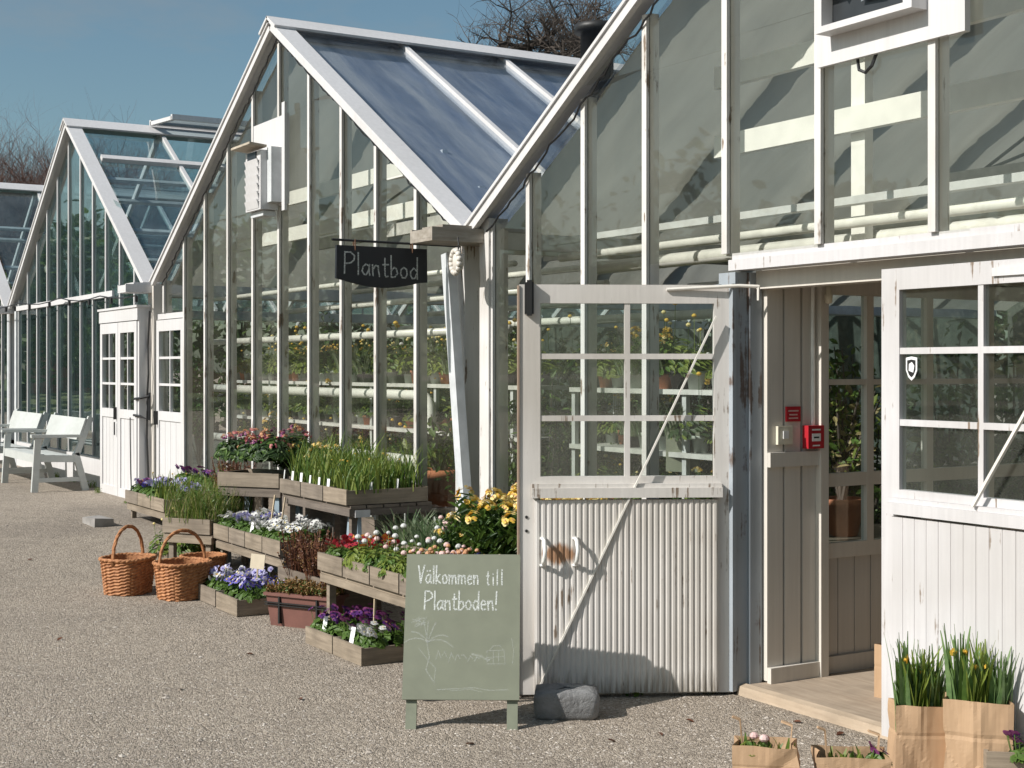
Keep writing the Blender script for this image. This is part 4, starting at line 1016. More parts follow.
# rack 2: long stand behind the chalkboard, two rows
zt=.40
stand('long weathered stand of mixed spring flowers behind the chalkboard',-8.31,-6.40,-1.18,-.30,zt)
labs=['raised crate of red and yellow pansies, first on long stand','raised crate of white daisies next to red pansies','raised crate of white daisies beside the chalkboard edge','raised crate of peach daisies hidden behind the chalkboard top','raised crate with one violet pansy against the open door']
kinds=[P_['redy'],P_['daisy'],P_['daisy'],P_['peach'],P_['peach']]
pl=['red pansy at the outer end of the long stand','white bellis daisy on the long stand','white bellis daisy on the long stand','peach bellis daisy above the chalkboard','peach bellis daisy above the chalkboard']
gp=['red pansies','white daisies','white daisies','peach daisies','peach daisies']
for k in range(5):
    x0=-8.31+.382*k
    crate((x0,-1.2,zt),.376,.42,.11,0,labs[k])
    fill((x0,-1.2,zt),0,.376,.42,.11,kinds[k],pl[k],'flower',('pansy' if k==0 else 'daisy'),gp[k],3,3,1.0 if k else .9)
plant('pansy','violet blue pansy peeping out beside the open door edge','flower',P_['blue'][0],(-6.5,-1.08,zt+.12),None,None,1.25)
plant('pansy','second violet blue pansy, lower, beside the open door edge','flower',P_['blue'][0],(-6.44,-1.12,zt+.09),None,None,1.1)
zt2=zt+.06
labs=['back crate of silvery upright foliage behind red pansies','back crate of grey-green foliage with a price card','back crate of pale pink flowers and loose green leaves','back crate of yellow wallflowers left of slanting downpipe','back crate of yellow wallflowers by the open door']
kinds=[P_['silver'],P_['silver']+P_['palepink'],P_['wallf']+P_['palepink'],P_['wallf'],P_['wallf']]
pl=['silver leaved upright plant on the long stand','silver leaved upright plant on the long stand','pale pink or yellow flower in the middle back crate of the long stand','yellow wallflower rising behind the chalkboard','yellow wallflower rising behind the chalkboard']
nm=['lavender','lavender','pink_flower','wallflower','wallflower']
gp=['silver plants','silver plants','pale pink flowers','yellow wallflowers','yellow wallflowers']
for k in range(5):
    x0=-8.31+.382*k
    crate((x0,-.74,zt),.376,.42,.16,0,labs[k])
    fill((x0,-.74,zt),0,.376,.42,.16,kinds[k],pl[k],'flower',nm[k],gp[k],3,2,1.15 if k<3 else 1.6)
# rack 3: upper stand with bulbs
zt=.745
stand('tall dark stand of daffodil leaves against the greenhouse glass',-9.93,-8.74,-.78,-.15,zt,mat='crate2',legm='crate2')
for k in range(3):
    x0=-9.93+.398*k
    crate((x0,-.8,zt),.392,.62,.105,0,('high crate of daffodils touching the pink primroses','high crate of daffodils in the middle with white labels','high daffodil crate whose long dark end faces the terracotta pot')[k],'crate' if k<2 else 'crate')
    fill((x0,-.8,zt),0,.392,.62,.105,P_['bulby']+P_['bulb'] if k else P_['bulb'],'green daffodil clump on the tall stand by the glass','flower','daffodil','daffodils on the tall stand',3,4)
for k in range(8):
    x=-9.9+.16*k; 
    mb=MB(); mb.box(-.014,.014,-.0015,.0015,-.03,.05); 
    o=mb.obj('plant_label',M['labelw'],None,loc=(x if k<6 else -8.78,-.775 if k<6 else -.6+.2*(k-6),zt+.10+.02*R.random()),rz=R.uniform(-.3,.5)); o.rotation_euler.x=-.1
    tag(o,'small white plant label stuck in the high daffodil crates','label','white plant labels')
# dark end boards face the camera: sawhorse legs under the tall stand
# crate of primroses (turned) and its stand
pr=W(279,474,11.36); pll=W(217,471.5,11.6); yaw=math.atan2(pr.y-pll.y,pr.x-pll.x); Lc=(pr-pll).length
zc=pr.z-.115
crate((pll.x,pll.y,zc),Lc,.42,.115,yaw,'high turned crate of pink and orange primroses on thin blue leg','crate')
fill((pll.x,pll.y,zc),yaw,Lc,.42,.115,P_['prim'],'pink and orange flowered bush in the high turned crate','flower','primrose','pink primroses',3,3,1.15)
o=stand('small stand with thin blue metal legs under the primroses',pll.x,pll.x+Lc,pll.y+.01,pll.y+.42,zc,legm='blue',mat='crate2',rz=yaw)
for q in range(4):
    plant('wallflower','yellow wallflower behind the pink primroses against the glass','flower',P_['wallf'][q%2],(pll.x-.1+.24*q,-.22,zc+.10),'wallflowers behind primroses',None,.95)
crate((pll.x-.22,-.42,zc-.02),1.0,.36,.115,0,'high crate of yellow wallflowers half hidden behind the primroses','crate2')
stand('dark narrow stand against the glass behind the primroses',pll.x-.22,pll.x+.78,-.42,-.06,zc-.02,mat='crate2',legm='crate2')
for q in range(3):
    plant('daffodil','tall daffodil leaves against the glass between primroses and tall stand','flower',P_['bulb'][q%3],(-10.6+.22*q,-.25,zc+.09),'daffodils behind primroses',None,1.15)
# crate B: grassy seedlings (turned)
pr=W(210,520,11.2); pll=W(162,517.5,11.39); yaw=math.atan2(pr.y-pll.y,pr.x-pll.x); Lb=(pr-pll).length
zc=pr.z-.12
crate((pll.x,pll.y,zc),Lb,.6,.12,yaw,'turned crate of tall yellow-green grassy plants behind the baskets')
fill((pll.x,pll.y,zc),yaw,Lb,.6,.12,P_['grass'],'wispy yellow-green plant in the turned crate behind the baskets','plant','grass_plant','wispy green plants',3,4,1.15)
stand('low stand with pale boards behind the wicker baskets',pll.x,pll.x+Lb,pll.y+.01,pll.y+.6,zc,rz=yaw)
q=Gp(160,572); 
# green bush crate on the ground behind the baskets
gp_=W(146,548,11.75)
crate((gp_.x,gp_.y,gz(gp_.x)),.5,.4,.11,yaw,'ground crate of leafy green plants just behind the baskets')
fill((gp_.x,gp_.y,gz(gp_.x)),yaw,.5,.4,.11,P_['green'],'leafy green plant with pale flowers rising behind the left basket','plant','leafy_plant','leafy green plants',2,2,1.1)
plant('pansy','single lilac pansy showing behind the left basket','flower',P_['lilac'][0],tuple(Gp(122,580)+V((0,.05,.02))),None,None,1.0)
# crate A: purple pansies at the far left
a0=Fp(125,487,-.72); a1=Fp(164,499,-.72); La=a1.x-a0.x; za=a1.z-.125
for k in range(3):
    crate((a0.x+La*k/3,-.72,za),La/3-.004,.42,.12,0,('raised crate of dark pansies farthest along by the porch','raised pansy crate in the middle of the porch stand','raised pansy crate next to the wispy green plants')[k])
    fill((a0.x+La*k/3,-.72,za),0,La/3,.42,.12,(P_['purple']+P_['lilac'],P_['blue']+P_['lilac'],P_['lilac']+P_['bulby'])[k],'mixed purple and lilac pansy on the stand by the porch doors','flower','pansy','pansies by the porch',3,3,1.15)
stand('weathered stand of purple pansies beside the white porch doors',a0.x,a1.x,-.70,-.32,za)
for q in range(5):
    plant('pansy','dark purple pansy behind the front row by the small white door','flower',P_['purple'][q%2],(-13.9+.3*q,-.22,.52),'dark pansies by the small door',None,1.3)
crate((-14.05,-.36,.4),1.6,.3,.12,0,'long back crate of dark pansies below the small white door','crate2')
stand('narrow dark stand below the small white door',-14.05,-12.45,-.34,-.07,.4,mat='crate2',legm='crate2')
for q in range(4): plant('wild_plant','tall thin red flowered plant left of the primroses','plant',P_['heath'][q%2] if q%2 else P_['grass'][0],(-12.75+.17*q,-.25,.50),'thin plants by the primroses',None,1.25)
# brown planter
pA=Gp(267,625); pB=Gp(331,632); yaw=math.atan2(pB.y-pA.y,pB.x-pA.x); Lg=(pB-pA).length*.98
bp=thing('planter_box','long red-brown plastic planter with ribbed rim on the gravel','planter',(pA.x,pA.y,pA.z),yaw)
mb=MB(); H=.205
mb.add([(.02,.015,0),(Lg-.02,.015,0),(Lg-.02,.25,0),(.02,.25,0),(-.005,-.005,H),(Lg+.005,-.005,H),(Lg+.005,.27,H),(-.005,.27,H)],[(3,2,1,0),(0,1,5,4),(1,2,6,5),(2,3,7,6),(3,0,4,7)])
mb.box(-.015,Lg+.015,-.02,.008,H-.008,H+.012); mb.box(-.015,Lg+.015,.262,.288,H-.008,H+.012); mb.box(-.016,.01,.0085,.2615,H-.008,H+.011); mb.box(Lg-.01,Lg+.016,.0085,.2615,H-.008,H+.011)
mb.obj('tub',M['brownbox'],bp)
mb=MB()
for z in (.135,.15): mb.box(-.008,Lg+.008,-.017,-.005+.018*(1-z/H),z,z+.006)
for x in (.1,Lg-.1): mb.box(x,x+.012,-.015,.012,.02,H-.01)
mb.obj('strap',M['iron'],bp)
mb=MB(); mb.add([(0,0,H-.02),(Lg,0,H-.02),(Lg,.265,H-.02),(0,.265,H-.02)],[(0,1,2,3)]); mb.obj('soil',M['soil'],bp)
ca,sa=math.cos(yaw),math.sin(yaw)
for i in range(4):
    for j in range(2):
        x=Lg*(i+.5)/4; y=.07+.13*j
        plant('sedum','low rusty green plant in the red-brown planter','plant',P_['rust'][0],(pA.x+x*ca-y*sa,pA.y+x*sa+y*ca,pA.z+H-.02),'rusty planter plants',None,1.1)
for i in range(6):
    p=Fp(288+12*i*.9,585,-1.0+.05*(i%2)); 
    plant('heather','tall red-brown heather standing between the two flower stands','plant',P_['heath'][i%2],(-9.18+.15*i,-.9-.12*(i%2),.26 if i<5 else .2),'red-brown heathers',None,1.15)
crate((-9.27,-1.08,.0),.9,.36,.30,0,'deep dark crate of red-brown heather behind the planter','crate2')
# stakes, price cards
def card(p,wd,ht,lab,tilt=.1,st=.2,rz=.5):
    o=thing('price_card',lab,'card',tuple(p),rz)
    mb=MB(); mb.bar((0,0,-st),(0,.004,.01),.012,.006,(0,1,0)); mb.obj('stake',M['stake'],o)
    mb=MB(); mb.box(-wd/2,wd/2,-.004,.0,0,ht)
    mb.v=[(x,y+z*tilt,z) for x,y,z in mb.v]; mb.obj('card',M['stakec'],o); return o
M['stakec']=plain('beige_card',(.46,.40,.30),.8,var=.08)
card((-9.40,-1.18,.27),.145,.10,'beige price card standing among the blue pansies',.15,.2,.35)
card((-7.8,-.45,.66),.05,.08,'small beige price card among silver plants on the long stand',.1,.15,.5)
for x,y,z in ((-10.05,-.83,.50),(-9.85,-.83,.50)):
    mb=MB(); mb.bar((0,0,0),(.03,.03,.27),.016,.008); o=mb.obj('wooden_stake',M['stake'],None,loc=(x,y,z-.05)); tag(o,'thin bare wooden stake leaning above the white pansies','stake','wooden stakes')
mb=MB(); mb.bar((0,0,0),(0,.01,.30),.012,.012); o=mb.obj('wooden_stake',M['stake'],None,loc=(-7.55,-1.17,.1)); tag(o,'thin wooden stake standing among the purple ground pansies','stake')
for i,(x,y,z) in enumerate(((-7.83,-1.36,.13),(-7.42,-1.37,.13),(-10.05,-.97,.47))):
    mb=MB(); mb.box(-.016,.016,-.001,.001,-.06,.06); o=mb.obj('plant_label',M['labelw'],None,loc=(x,y,z),rz=.4); o.rotation_euler.x=-.25
    tag(o,('white plant label in purple pansy crate farther from chalkboard','white plant label in purple pansy crate beside chalkboard','large white plant label tucked into raised lilac pansies')[i],'label')
# blue-white sawhorse under the tall stand
sh_=thing('sawhorse','white and faded blue sawhorse half hidden under the tall stand','trestle',(-8.95,-.72,0))
mb=MB(); mb.bar((0,0,0),(.06,.03,.66),.07,.03); mb.bar((.24,0,0),(.14,.03,.66),.07,.03); mb.obj('leg',M['blue'],sh_)
mb=MB(); mb.box(-.02,.22,-.02,.09,.662,.71); mb.obj('top_rail',M['white'],sh_)

wd=[grassy(.10,40,.05,('g_mid','g_yel','g_mid'),.005),daisy(('f_pyellow','f_pyellow'),.06,.05,1,'g_mid',.006,30)]
for i,(x,y) in enumerate(((-5.72,-.13),(-5.9,-.5),(-6.02,-.8),(-3.6,-.14),(-17.6,-.16),(-18.6,-.14),(-19.4,-.15),(-15.45,-.33),(-16.8,-.3),(-15.0,-.12),(-20.6,-.15))):
    plant('weed','small green weed growing from the gravel along the wall foot','weed',wd[i%2],(x,y,gz(x)),'weeds along the wall foot',None,R.uniform(.7,1.3))
# wicker baskets
def basket_meshes(rx,ry,h):
    bm=MB(); n=48; rows=22
    def pt(t,z,o):
        k=.86+.14*(z/h); c,s_=math.cos(t),math.sin(t); ex=.75
        cx_=abs(c)**ex*math.copysign(1,c); sy_=abs(s_)**ex*math.copysign(1,s_)
        return (cx_*(rx*k+o),sy_*(ry*k+o),z)
    vs=[]
    for j in range(rows+1):
        z=h*j/rows
        for k in range(n):
            ph=((k//2)+j)%2
            vs.append(pt(2*math.pi*k/n,z,(.006 if ph else -.003)))
    bm.add(vs,[(j*n+k,j*n+(k+1)%n,(j+1)*n+(k+1)%n,(j+1)*n+k) for j in range(rows) for k in range(n)])
    vs=[pt(2*math.pi*k/n,z,-.012) for z in (.01,h) for k in range(n)]
    bm.add(vs,[((k+1)%n,k,n+k,n+(k+1)%n) for k in range(n)]+[tuple(range(n))])
    rim=MB()
    for w_ in (0,1):
        pts=[V(pt(2*math.pi*k/n,h+.006*math.sin(k*2.1+w_*3.1),.006*math.cos(k*2.1+w_*3.1))) for k in range(n+1)]; rim.tube(pts,.011,6,0,False)
    hd=MB()
    for w_ in (0,2.1,4.2):
        pts=[]
        for k in range(25):
            t=math.pi*k/24; tw=k*.9+w_
            pts.append((.006*math.sin(tw),-ry*1.0*math.cos(t),h-.03+(.26)*math.sin(t)**.8+.006*math.cos(tw)))
        hd.tube(pts,.009,6)
    return [('body',bm.mesh('body',M['wicker'])),('rim',rim.mesh('rim',M['wicker'],True)),('handle',hd.mesh('handle',M['wicker'],True))]
bA=Gp(109,594); bB=Gp(166,599)
bm_=basket_meshes(.175,.19,.255)
for p,rz,lab,zz in ((bA+V((0,.14,0)),math.radians(40),'orange wicker basket with upright handle standing alone farthest left',0),(bB+V((0,.12,0)),math.radians(15),'orange wicker basket with upright handle nearest the blue pansies',0)):
    o=thing('wicker_basket',lab,'basket',tuple(p),rz+math.radians(0),'wicker baskets')
    for n,me in bm_: link(n,me,o)
o=thing('wicker_basket','wicker basket mostly hidden behind the basket nearest the pansies','basket',tuple(Gp(195,585)+V((-.10,.10,.0))),math.radians(10),'wicker baskets'); o.scale=(.85,.85,.8)
for n,me in bm_[:2]: link(n,me,o)

# paper bags
def bag(loc,wd,dp,h,rz,label,crush=.012,handles=False,lipm='paper'):
    o=thing('paper_bag',label,'bag',loc,rz,'brown paper bags')
    rr=random.Random(int(abs(loc[0]*1000)+abs(loc[1]*777)))
    mb=MB(); nx,ny,nz=18,10,22
    ring=[(x/nx,0) for x in range(nx)]+[(1,y/ny) for y in range(ny)]+[(1-x/nx,1) for x in range(nx)]+[(0,1-y/ny) for y in range(ny)]
    n=len(ring); vs=[]
    cre=[(rr.uniform(0,1),rr.uniform(.1,.9),rr.uniform(-1,1),rr.uniform(2,6)) for _ in range(6)]
    for j in range(nz+1):
        t=j/nz
        for i,(u,v) in enumerate(ring):
            x=(u-.5)*wd*(1+.02*t); y=(v-.5)*dp*(1-.05*t)
            nxn=(-1 if u==0 else 1 if u==1 else 0); nyn=(-1 if v==0 else 1 if v==1 else 0)
            d=0
            tent=lambda q,w_: max(0,1-abs(q)/w_)
            d+=.010*tent(u-.5,.5)*(.4+.6*t)*(1 if nyn else 0)
            for cu,ct,sl,fq in cre: d+=crush*.8*tent((u-cu)+(t-ct)*sl,.16+.03*fq)*(1 if fq>4 else -1)
            d-= crush*.32*tent(t-.60,.035)
            d-= crush*.28*tent(u-.5,.04)*(1 if t>.25 else 0)
            if nxn and not nyn: d-=.02*(1-abs(v-.5)*2)*t
            zz=h*t+(.0025*math.sin(u*5+v*3) if j>=nz-1 else 0)
            vs.append((x+nxn*d,y+nyn*d,zz))
    fs=[(j*n+i,j*n+(i+1)%n,(j+1)*n+(i+1)%n,(j+1)*n+i) for j in range(nz) for i in range(n)]
    mb.add(vs,fs); mb.add([v for v in vs[:n]],[tuple(range(n-1,-1,-1))])
    mb.add([(v[0]*.97,v[1]*.96,v[2]-.001) for v in vs[n*9:]],[((j*n+(i+1)%n),j*n+i,(j+1)*n+i,(j+1)*n+(i+1)%n) for j in range(nz-9) for i in range(n)])
    mb.obj('sack',M['paper'],o)
    if handles:
        for q,ln in ((-1,.085),(1,.07)):
            m2=MB(); a=V((q*wd*.36,-.012*q,h-.05)); b=V((q*wd*.38+.006*q,.004*q,h+ln)); c=V((q*wd*.38-.035,.012*q,h+ln+.012)); n=V((0,.013,0))
            t=V((.0025,0,.0025)); vs=[p+e*n+f*t for f in (-1,1) for p in (a,b,c) for e in (-1,1)]
            m2.add(vs,[(0,1,3,2),(2,3,5,4),(8,9,7,6),(10,11,9,8),(0,2,8,6),(2,4,10,8),(3,1,7,9),(5,3,9,11),(1,0,6,7),(4,5,11,10)])
            m2.obj('handle',M['paper'],o)
    return o
RZ=math.radians(50)
def bagat(px,D,topy): p=W(px,topy,D); return p
b1=W(919,702,5.86); b2=W(977,697,5.72); 
bag((b1.x,b1.y,.0),.215,.15,b1.z,RZ+.1,'tall brown paper bag of daffodils nearest the closed door edge',.010)
bag((b2.x,b2.y,.0),.255,.16,b2.z,RZ-.16,'tall creased brown paper bag of daffodils beside the grey crate',.013)
for b,wd,rz,lab,g in ((b1,.2,RZ+.1,'green daffodil leaves in bud in the paper bag by the door edge','daffodils in left bag'),(b2,.24,RZ-.16,'green daffodil leaves in bud in the creased paper bag','daffodils in right bag')):
    for i in range(6):
        x=((i%3)-1)*wd*.3+(i//3)*.02; plant('daffodil',lab,'flower',P_['narc'][i%3],(b.x+x*math.cos(rz)-.016*(2*(i//3)-1)*math.sin(rz),b.y+x*math.sin(rz)+.016*(2*(i//3)-1)*math.cos(rz),max(.0,b.z-.16)),g,None,.98)
b3=W(766,742,5.60); b4=W(852,752,5.56)
bag((b3.x,b3.y,0),.25,.16,b3.z,RZ-.05,'low open paper bag with handles holding pink and green buds',.008,True)
bag((b4.x,b4.y,0),.26,.17,b4.z,RZ+.05,'low open paper bag with handles beside the daffodil bags',.008,True)
P_['bud']=[bulbs(.11,12,.035,0,('g_mid','g_yel'),.024)]
for b,lab,g,k in ((b3,'short green shoots inside the low paper bag','shoots',0),(b4,'short green shoots in the low bag by the tall bags','shoots two',1)):
    for i in range(3):
        x=(i-1)*.065; plant('seedling',lab,'plant',P_['bud'][0],(b.x+x*math.cos(RZ),b.y+x*math.sin(RZ),b.z-.08),g,None,1.0)
plant('pansy','pink flower lying open inside the low paper bag','flower',daisy(('f_palepink','f_pink'),.05,.05,3,'g_mid',.02,20),(b3.x-.02,b3.y-.05,b3.z-.03))
plant('pansy','dark red flower inside the low bag beside the daffodils','flower',pansy('f_mauve','f_dark',n=4,rad=.04,h=.05),(b4.x+.06,b4.y+.08,b4.z-.04))
bag((-5.0,.42,.05),.16,.1,.26,0.2,'small brown paper bag standing inside the doorway behind the closed leaf',.004)
c=W(1034,752,5.55)
crate((c.x-.10,c.y-.16,0),.42,.3,c.z,RZ,'grey wooden crate with dark daffodil leaves at the frame edge')
for i in range(5):
    q=W(1016+7*i,745,5.85+.06*(i%2)); plant('daffodil','dark green daffodil leaves rising from the grey crate','flower',P_['narc'][i%2],(q.x,q.y,max(0,c.z-.1)),'daffodils in grey crate',None,.72)
plant('pansy','small purple pansy in the front of the grey crate','flower',P_['purple'][1],(c.x-.03,c.y-.02,c.z-.06))

# ------------------------------------------------------------------ benches
def bench(x0,L,y,z,label):
    o=thing('garden_bench',label,'bench',(x0,y,z),0,'white garden benches')   # back towards +Y
    def end(xx):
        mb=MB(); 
        mb.bar((xx,-.30,0),(xx,-.26,.64),.055,.075,(0,1,0)); mb.bar((xx,.30,0),(xx,.18,.45),.055,.075,(0,1,0)); mb.bar((xx,.19,.43),(xx,.36,.88),.055,.065,(0,1,0))
        mb.bar((xx,-.27,.40),(xx,.22,.38),.05,.08); mb.bar((xx,-.28,.14),(xx,.27,.14),.04,.05)
        return mb
    for xx in (.03,L-.03): end(xx).obj('end_frame',M['bench'],o)
    for xx in (.03,L-.03):
        mb=MB(); mb.bar((xx,-.34,.665),(xx,.26,.655),.09,.035); mb.obj('armrest',M['bench'],o)
    mb=MB()
    for i in range(4): mb.box(.06,L-.06,-.29+i*.125,-.29+i*.125+.112,.425-.012*i,.447-.012*i)
    mb.box(.06,L-.06,-.31,-.292,.35,.445); mb.obj('seat',M['bench'],o)
    for a,b in ((.0,L),):
        mb=MB(); mb.bar((a,.255,.735),(b,.255,.735),.022,.27,(0,.35,1)); mb.obj('backrest',M['bench'],o)
bench(-18.95,1.7,-.62,.2,'white garden bench next to the white porch doors')
bench(-21.0,1.7,-.66,.2,'white garden bench farther from the porch, partly out of frame')

# ------------------------------------------------------------------ interior: shelves, pots, shrubs
def potmesh():
    mb=MB(); mb.lathe([(0,0),(.045,0),(.06,.09),(.066,.09),(.066,.11),(.055,.11),(.05,.08),(0,.08)],(0,0,0),12); return mb
pots={'t':potmesh().mesh('pot',M['terra'],True),'g':potmesh().mesh('pot',M['jar'],True),'b':potmesh().mesh('pot',M['plasticpot'],True)}
def potted(loc,k,parts,lab,group,sc=1,psc=1):
    o=thing('potted_plant',lab,'plant',loc,R.random()*6,group); o.scale=(sc,)*3
    link('pot',pots[k],o)
    for n,me in parts:
        c=link(n,me,o); c.location=(0,0,.085); c.scale=(psc,)*3
for (x0,x1,y,lab) in ((-15.0,-8.8,.62,'pale shelf of small pots along the middle greenhouse front'),(-8.0,-6.0,.50,'pale shelf of small grey pots seen through the open door glass')):
    o=thing('plant_shelf',lab,'shelf',(x0,y,gz(x0)))
    mb=MB(); L=x1-x0
    mb.box(0,L,0,.4,1.51-gz(x0),1.54-gz(x0)); mb.box(0,L,0,.4,1.13-gz(x0),1.16-gz(x0)); mb.box(0,L,0,.4,.72-gz(x0),.75-gz(x0)); mb.obj('board',M['truss'],o)
    mb=MB()
    for i in range(int(L/1.2)+1):
        for yy in (.02,.36): mb.box(min(L-.04,i*1.2),min(L,i*1.2+.04),yy,yy+.03,-.0,1.51-gz(x0))
    mb.obj('leg',M['ltgrey'],o)
    x=x0+.1
    while x<x1-.08:
        for z,ps in ((1.54,.75),(1.16,.6),(.75,.7)):
            for yy in (.1,.29):
                if R.random()<.93: potted((x+R.uniform(-.03,.03),y+yy,z),R.choice('ggbgt'),R.choice([P_['daisy'][2],P_['wallf'][0],P_['green'][0],P_['green'][0],P_['silver'][0],P_['dk'][0],P_['ylw'][0],P_['ylw'][0]]),('small potted plant on the pale shelf behind the middle greenhouse glass' if x0<-10 else 'small potted plant on the shelf seen through the open leaf'),('shelf pots middle' if x0<-10 else 'shelf pots near'),R.uniform(.75,1.05),ps*R.uniform(1.2,2.1))
        x+=.165
# leafy shrubs standing in the houses
def shrub(h,rad,n,lms,lr=.045,fc=None):
    lv=MB(); tr=MB()
    tips=[]
    for i in range(16):
        a=R.random()*6.28; q=rad*math.sqrt(R.random()); tip=V((q*math.cos(a),q*math.sin(a),h*R.uniform(.45,1))); tips.append(tip)
        mid=V((tip.x*.3,tip.y*.3,tip.z*.5)); tr.tube([(0,0,0),mid,tip],[.018,.01,.004],5)
    for i in range(n):
        t=tips[R.randrange(16)]; p=V((0,0,h*.1)).lerp(t,R.uniform(.35,1.03))+rdir(-1)*rad*.28*R.random()
        if p.z<.1: continue
        oval(lv,p,rdir(-.2)+V((0,0,.3)),lr*R.uniform(.6,1.2),.5,R.random()*6,R.randrange(len(lms)))
    return [('stems',tr.mesh('stems',M['bark'])),('leaves',lv.mesh('leaves',[M[x] for x in lms]))]
SH=[shrub(1.9,.55,900,('g_dark','g_mid')),shrub(1.6,.5,800,('g_dark','g_dark','g_mid','g_yel')),shrub(2.2,.6,1000,('g_dark','g_mid','g_mid'))]
def shr(loc,i,lab,grp,sc=1):
    o=thing('shrub',lab,'shrub',loc,R.random()*6,grp); o.scale=(sc,)*3
    for n,me in SH[i%3]: link(n,me,o)
k=0
for x in [-15.1+.75*i for i in range(14)]:
    for y in (1.75,2.6,3.6):
        if x>-6.2: continue
        shr((x+R.uniform(-.2,.2),y+R.uniform(-.3,.3),gz(x)+.02),k,'dark leafy shrub growing inside the middle greenhouse behind the shelf','indoor shrubs middle',R.uniform(.8,1.05)); k+=1
for x in [-22+.9*i for i in range(8)]:
    shr((x,2.2+R.uniform(-.5,.8),.22),k,'dark leafy shrub inside the far greenhouse behind tall panes','indoor shrubs far',R.uniform(.8,1.2)); k+=1
for x,y in ((-6.15,.95),(-6.2,1.5),(-6.3,2.1)):
    pass
pgp=thing('terracotta_pot','terracotta pot with yellowing leafy plant behind the inner window','pot',(-5.95,1.0,.72))
mb=MB(); mb.lathe([(0,0),(.09,0),(.125,.17),(.14,.17),(.14,.21),(.12,.21),(.115,.16),(0,.16)],(0,0,0),18); mb.obj('pot',M['terra'],pgp,True)
for n,me in shrub(.75,.26,330,('g_mid','g_yel','strawleaf'),.035): c=link(n,me,pgp); c.location=(0,0,.15)
o=thing('plant_table','low table holding the terracotta pot behind the inner window','table',(-6.3,.75,0)); mb=MB(); mb.box(0,.6,0,1.8,.68,.715); mb.obj('top',M['crate'],o); 
for x in (.02,.54):
    for y in (.02,1.74): mb=MB(); mb.box(x,x+.04,y,y+.04,.02,.68); mb.obj('leg',M['crate'],o)
p2=thing('terracotta_pot','broad terracotta pot behind the glass left of the slanting downpipe','pot',(-9.55,.35,.62)); mb=MB(); mb.lathe([(0,0),(.12,0),(.18,.22),(.195,.22),(.195,.28),(.17,.28),(.16,.2),(0,.2)],(0,0,0),20); mb.obj('pot',M['terra'],p2,True)
for n,me in shrub(.5,.3,200,('g_mid','g_yel')): c=link(n,me,p2); c.location=(0,0,.2)
o=thing('plant_table','low dark table under the broad terracotta pot','table',(-9.95,.12,0)); mb=MB(); mb.box(0,1.2,0,.35,.58,.615); mb.obj('top',M['crate2'],o)
for x in (.02,1.14):
    for y in (.02,.29): mb=MB(); mb.box(x,x+.04,y,y+.04,.02,.58); mb.obj('leg',M['crate2'],o)
# planting along the joint between H1 and H2
for i in range(4):
    shr((-8.9+.3*i,.5+.35*(i%2),.0),i,'tall yellow-green plant standing in the gap by the slanting downpipe','gap plants',.75)
# a card seen through the open leaf
mb=MB(); mb.box(-.11,.11,-.006,.006,0,.32); o=mb.obj('price_card',M['green'],None,loc=tuple(Fp(683,472,.55)),rz=.5); tag(o,'pale green card standing inside behind the open leaf glass','card')
# chimney pot behind the ridge
cp=thing('chimney_pipe','dark metal flue pipe with cap rising beyond the middle ridge','chimney',tuple(XPc) if False else (W(597,60,13.5).x,W(597,60,13.5).y,3.8))
mb=MB(); mb.lathe([(.16,0),(.16,1.05),(.22,1.05),(.22,1.12),(0,1.14)],(0,0,0),16); mb.obj('flue',M['iron'],cp,True)

# ------------------------------------------------------------------ trees
def baretree(seed,h,spread,levels=5,r0=.28,fork=3,up=.25,first=None):
    rr=random.Random(seed); mb=MB()
    def grow(p,d,L,r,lv):
        pts=[p]; rs=[r]; q=p.copy(); n=4 if lv<3 else 3
        for i in range(n):
            d=(d+V((rr.gauss(0,.22),rr.gauss(0,.22),rr.gauss(up*.25,.16)))).normalized(); q=q+d*L/n; pts.append(q.copy()); rs.append(r*(1-.45*(i+1)/n))
        mb.tube(pts,rs,7 if lv<2 else (5 if lv<3 else 3),0,False)
        if lv>=levels: return
        for k in range(fork+(1 if lv>=1 else 0)+rr.randrange(2)):
            t=rr.uniform(.35,1) if k else 1; i=min(n,max(1,int(t*n+.5)))
            a=rr.random()*6.28; dd=(d*.75+V((math.cos(a),math.sin(a),rr.uniform(-.15,.5)))*spread).normalized()
            grow(pts[i],dd,L*(first if (first and lv==0) else 1)*rr.uniform(.55,.8),rs[i]*rr.uniform(.5,.72),lv+1)
    grow(V((0,0,0)),V((0,0,1)),h*.36,r0,0)
    return mb
TSEED=5
tb=W(668,60,30)
t=thing('bare_tree','large leafless tree with gnarled spreading limbs behind the greenhouses','tree',(tb.x,tb.y,0))
mb=baretree(TSEED,26,1.4,5,.75,4,.05,first=.40); mb.obj('branches',M['bark'],t); t.scale=(.62,.62,1.02)
tm=[baretree(s,9.5,.8,5,.32,4,.4).mesh('branches',M['bark2']) for s in (3,4)]
for i,(px,D) in enumerate(((-25,66),(-8,61),(2,70),(12,63),(22,70),(32,60),(40,64),(50,68),(58,72),(68,63),(76,66),(86,70),(98,75))):
    p=W(px,300,D); o=thing('bare_tree','bare reddish brown tree in the row beyond the farthest greenhouse','tree',(p.x,p.y,0),i*1.3,'trees beyond the far greenhouse'); link('branches',tm[i%2],o); s=1.42+.2*((i*37)%5)/4; o.scale=(s,s,s)
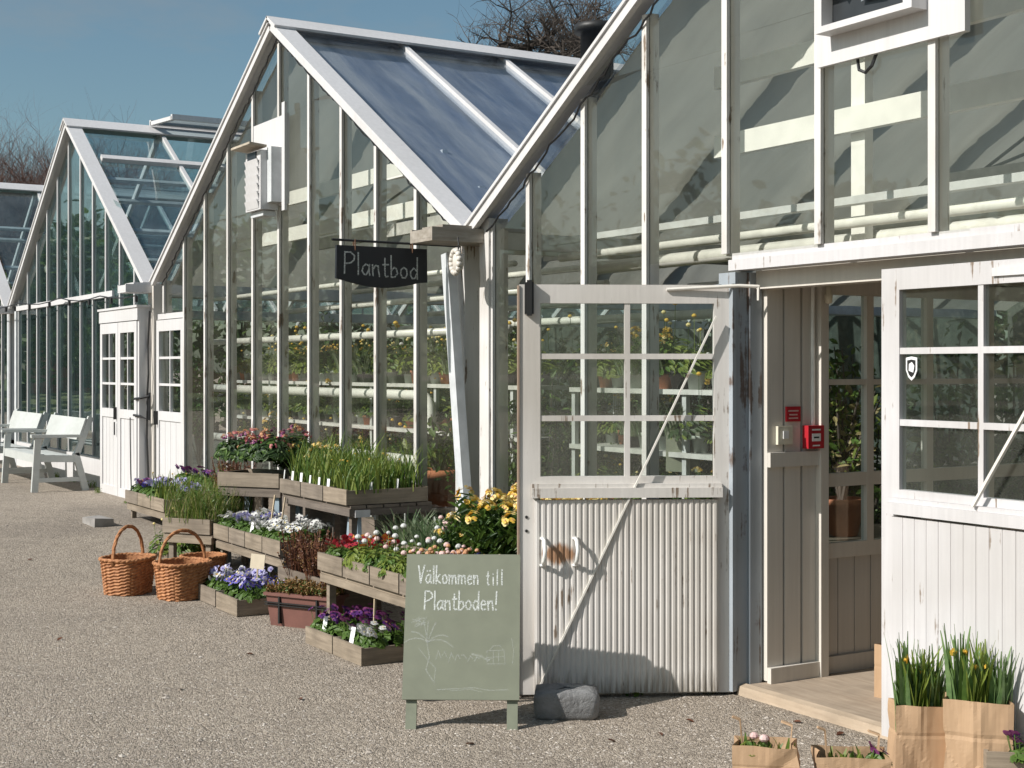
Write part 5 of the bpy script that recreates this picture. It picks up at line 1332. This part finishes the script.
# what the panes mirror: a belt of garden trees across the yard, and a brick house
def crown(seed):
    rr=random.Random(seed); lv=MB(); tr=MB()
    tr.tube([(0,0,0),(.1,.05,2.2),(0,.1,5)],[.22,.16,.08],8)
    cs=[V((rr.gauss(0,1.3),rr.gauss(0,1.3),rr.uniform(2.2,6.6))) for _ in range(16)]
    for c in cs: tr.tube([(0,0,1.8),(c.x*.5,c.y*.5,c.z*.8),c],[.08,.05,.02],5)
    for i in range(1500):
        c=cs[rr.randrange(16)]; p=c+V((rr.gauss(0,.6),rr.gauss(0,.6),rr.gauss(0,.55)))
        oval(lv,p,V((rr.gauss(0,1),rr.gauss(0,1),rr.gauss(.4,1))),rr.uniform(.14,.3),.6,rr.random()*6,rr.choice((0,0,1)))
    return [('trunk',tr.mesh('trunk',M['bark'])),('crown',lv.mesh('crown',[M['g_dark'],M['g_mid']]))]
CRW=[crown(1),crown(2)]
for i,(x,y) in enumerate(((-50,-9),(-57,-14),(-64,-9),(-53,-21),(-72,-14),(-80,-8),(-47,-27),(-42,-33),(-37,-38),(-31,-42),(-26,-40),(-20,-45),(-14,-43),(-8,-46),(-2,-44),(5,-46),(12,-44),(-60,-22))):
    o=thing('garden_tree','green garden tree across the yard mirrored in the panes','tree',(x,y,.1),i*1.7,'garden trees across the yard'); q=1.0+.3*((i*7)%5)/4; o.scale=(q*1.15,q*1.15,q)
    for n,me in CRW[i%2]: link(n,me,o)
def hedge_mesh(L,h,seed):
    rr=random.Random(seed); lv=MB()
    for i in range(int(L*h*55)):
        x=rr.random()*L; z=rr.random()**.8*h*(.85+.25*math.sin(x*1.3+seed)); oval(lv,(x,rr.gauss(0,.35),z),V((rr.gauss(0,1),rr.gauss(0,1),rr.gauss(.3,1))),rr.uniform(.10,.2),.6,rr.random()*6,rr.choice((0,0,1)))
    st=MB()
    for x in range(int(L)): st.tube([(x+.5,0,0),(x+.5+rr.gauss(0,.1),.1,h*.8)],[.05,.02],5)
    return lv,st
for (p,rz,L,h,lab) in (((-31.5,-1.5,.1),math.radians(90),17,4.2,'tall dark hedge beyond the farthest greenhouse'),((-33,15.5,.1),0,30,3.6,'long dark hedge behind the row of greenhouses')):
    lv,st=hedge_mesh(L,h,len(lab)); o=thing('hedge',lab,'hedge',p,rz); lv.obj('leaves',[M['g_dark'],M['g_mid']],o); st.obj('stems',M['bark'],o)
bh=thing('brick_house','red brick house across the lawn mirrored in the far panes','house',(-84,-20,.2))
mb=MB(); mb.box(-6,6,-5,5,0,5); mb.obj('wall',M['roofred'],bh)
mb=MB(); mb.add([(-6.3,-5.3,5),(6.3,-5.3,5),(6.3,5.3,5),(-6.3,5.3,5),(-6.3,0,8),(6.3,0,8)],[(0,1,5,4),(2,3,4,5),(1,2,5),(3,0,4),(3,2,1,0)]); mb.obj('roof',M['bark2'],bh)
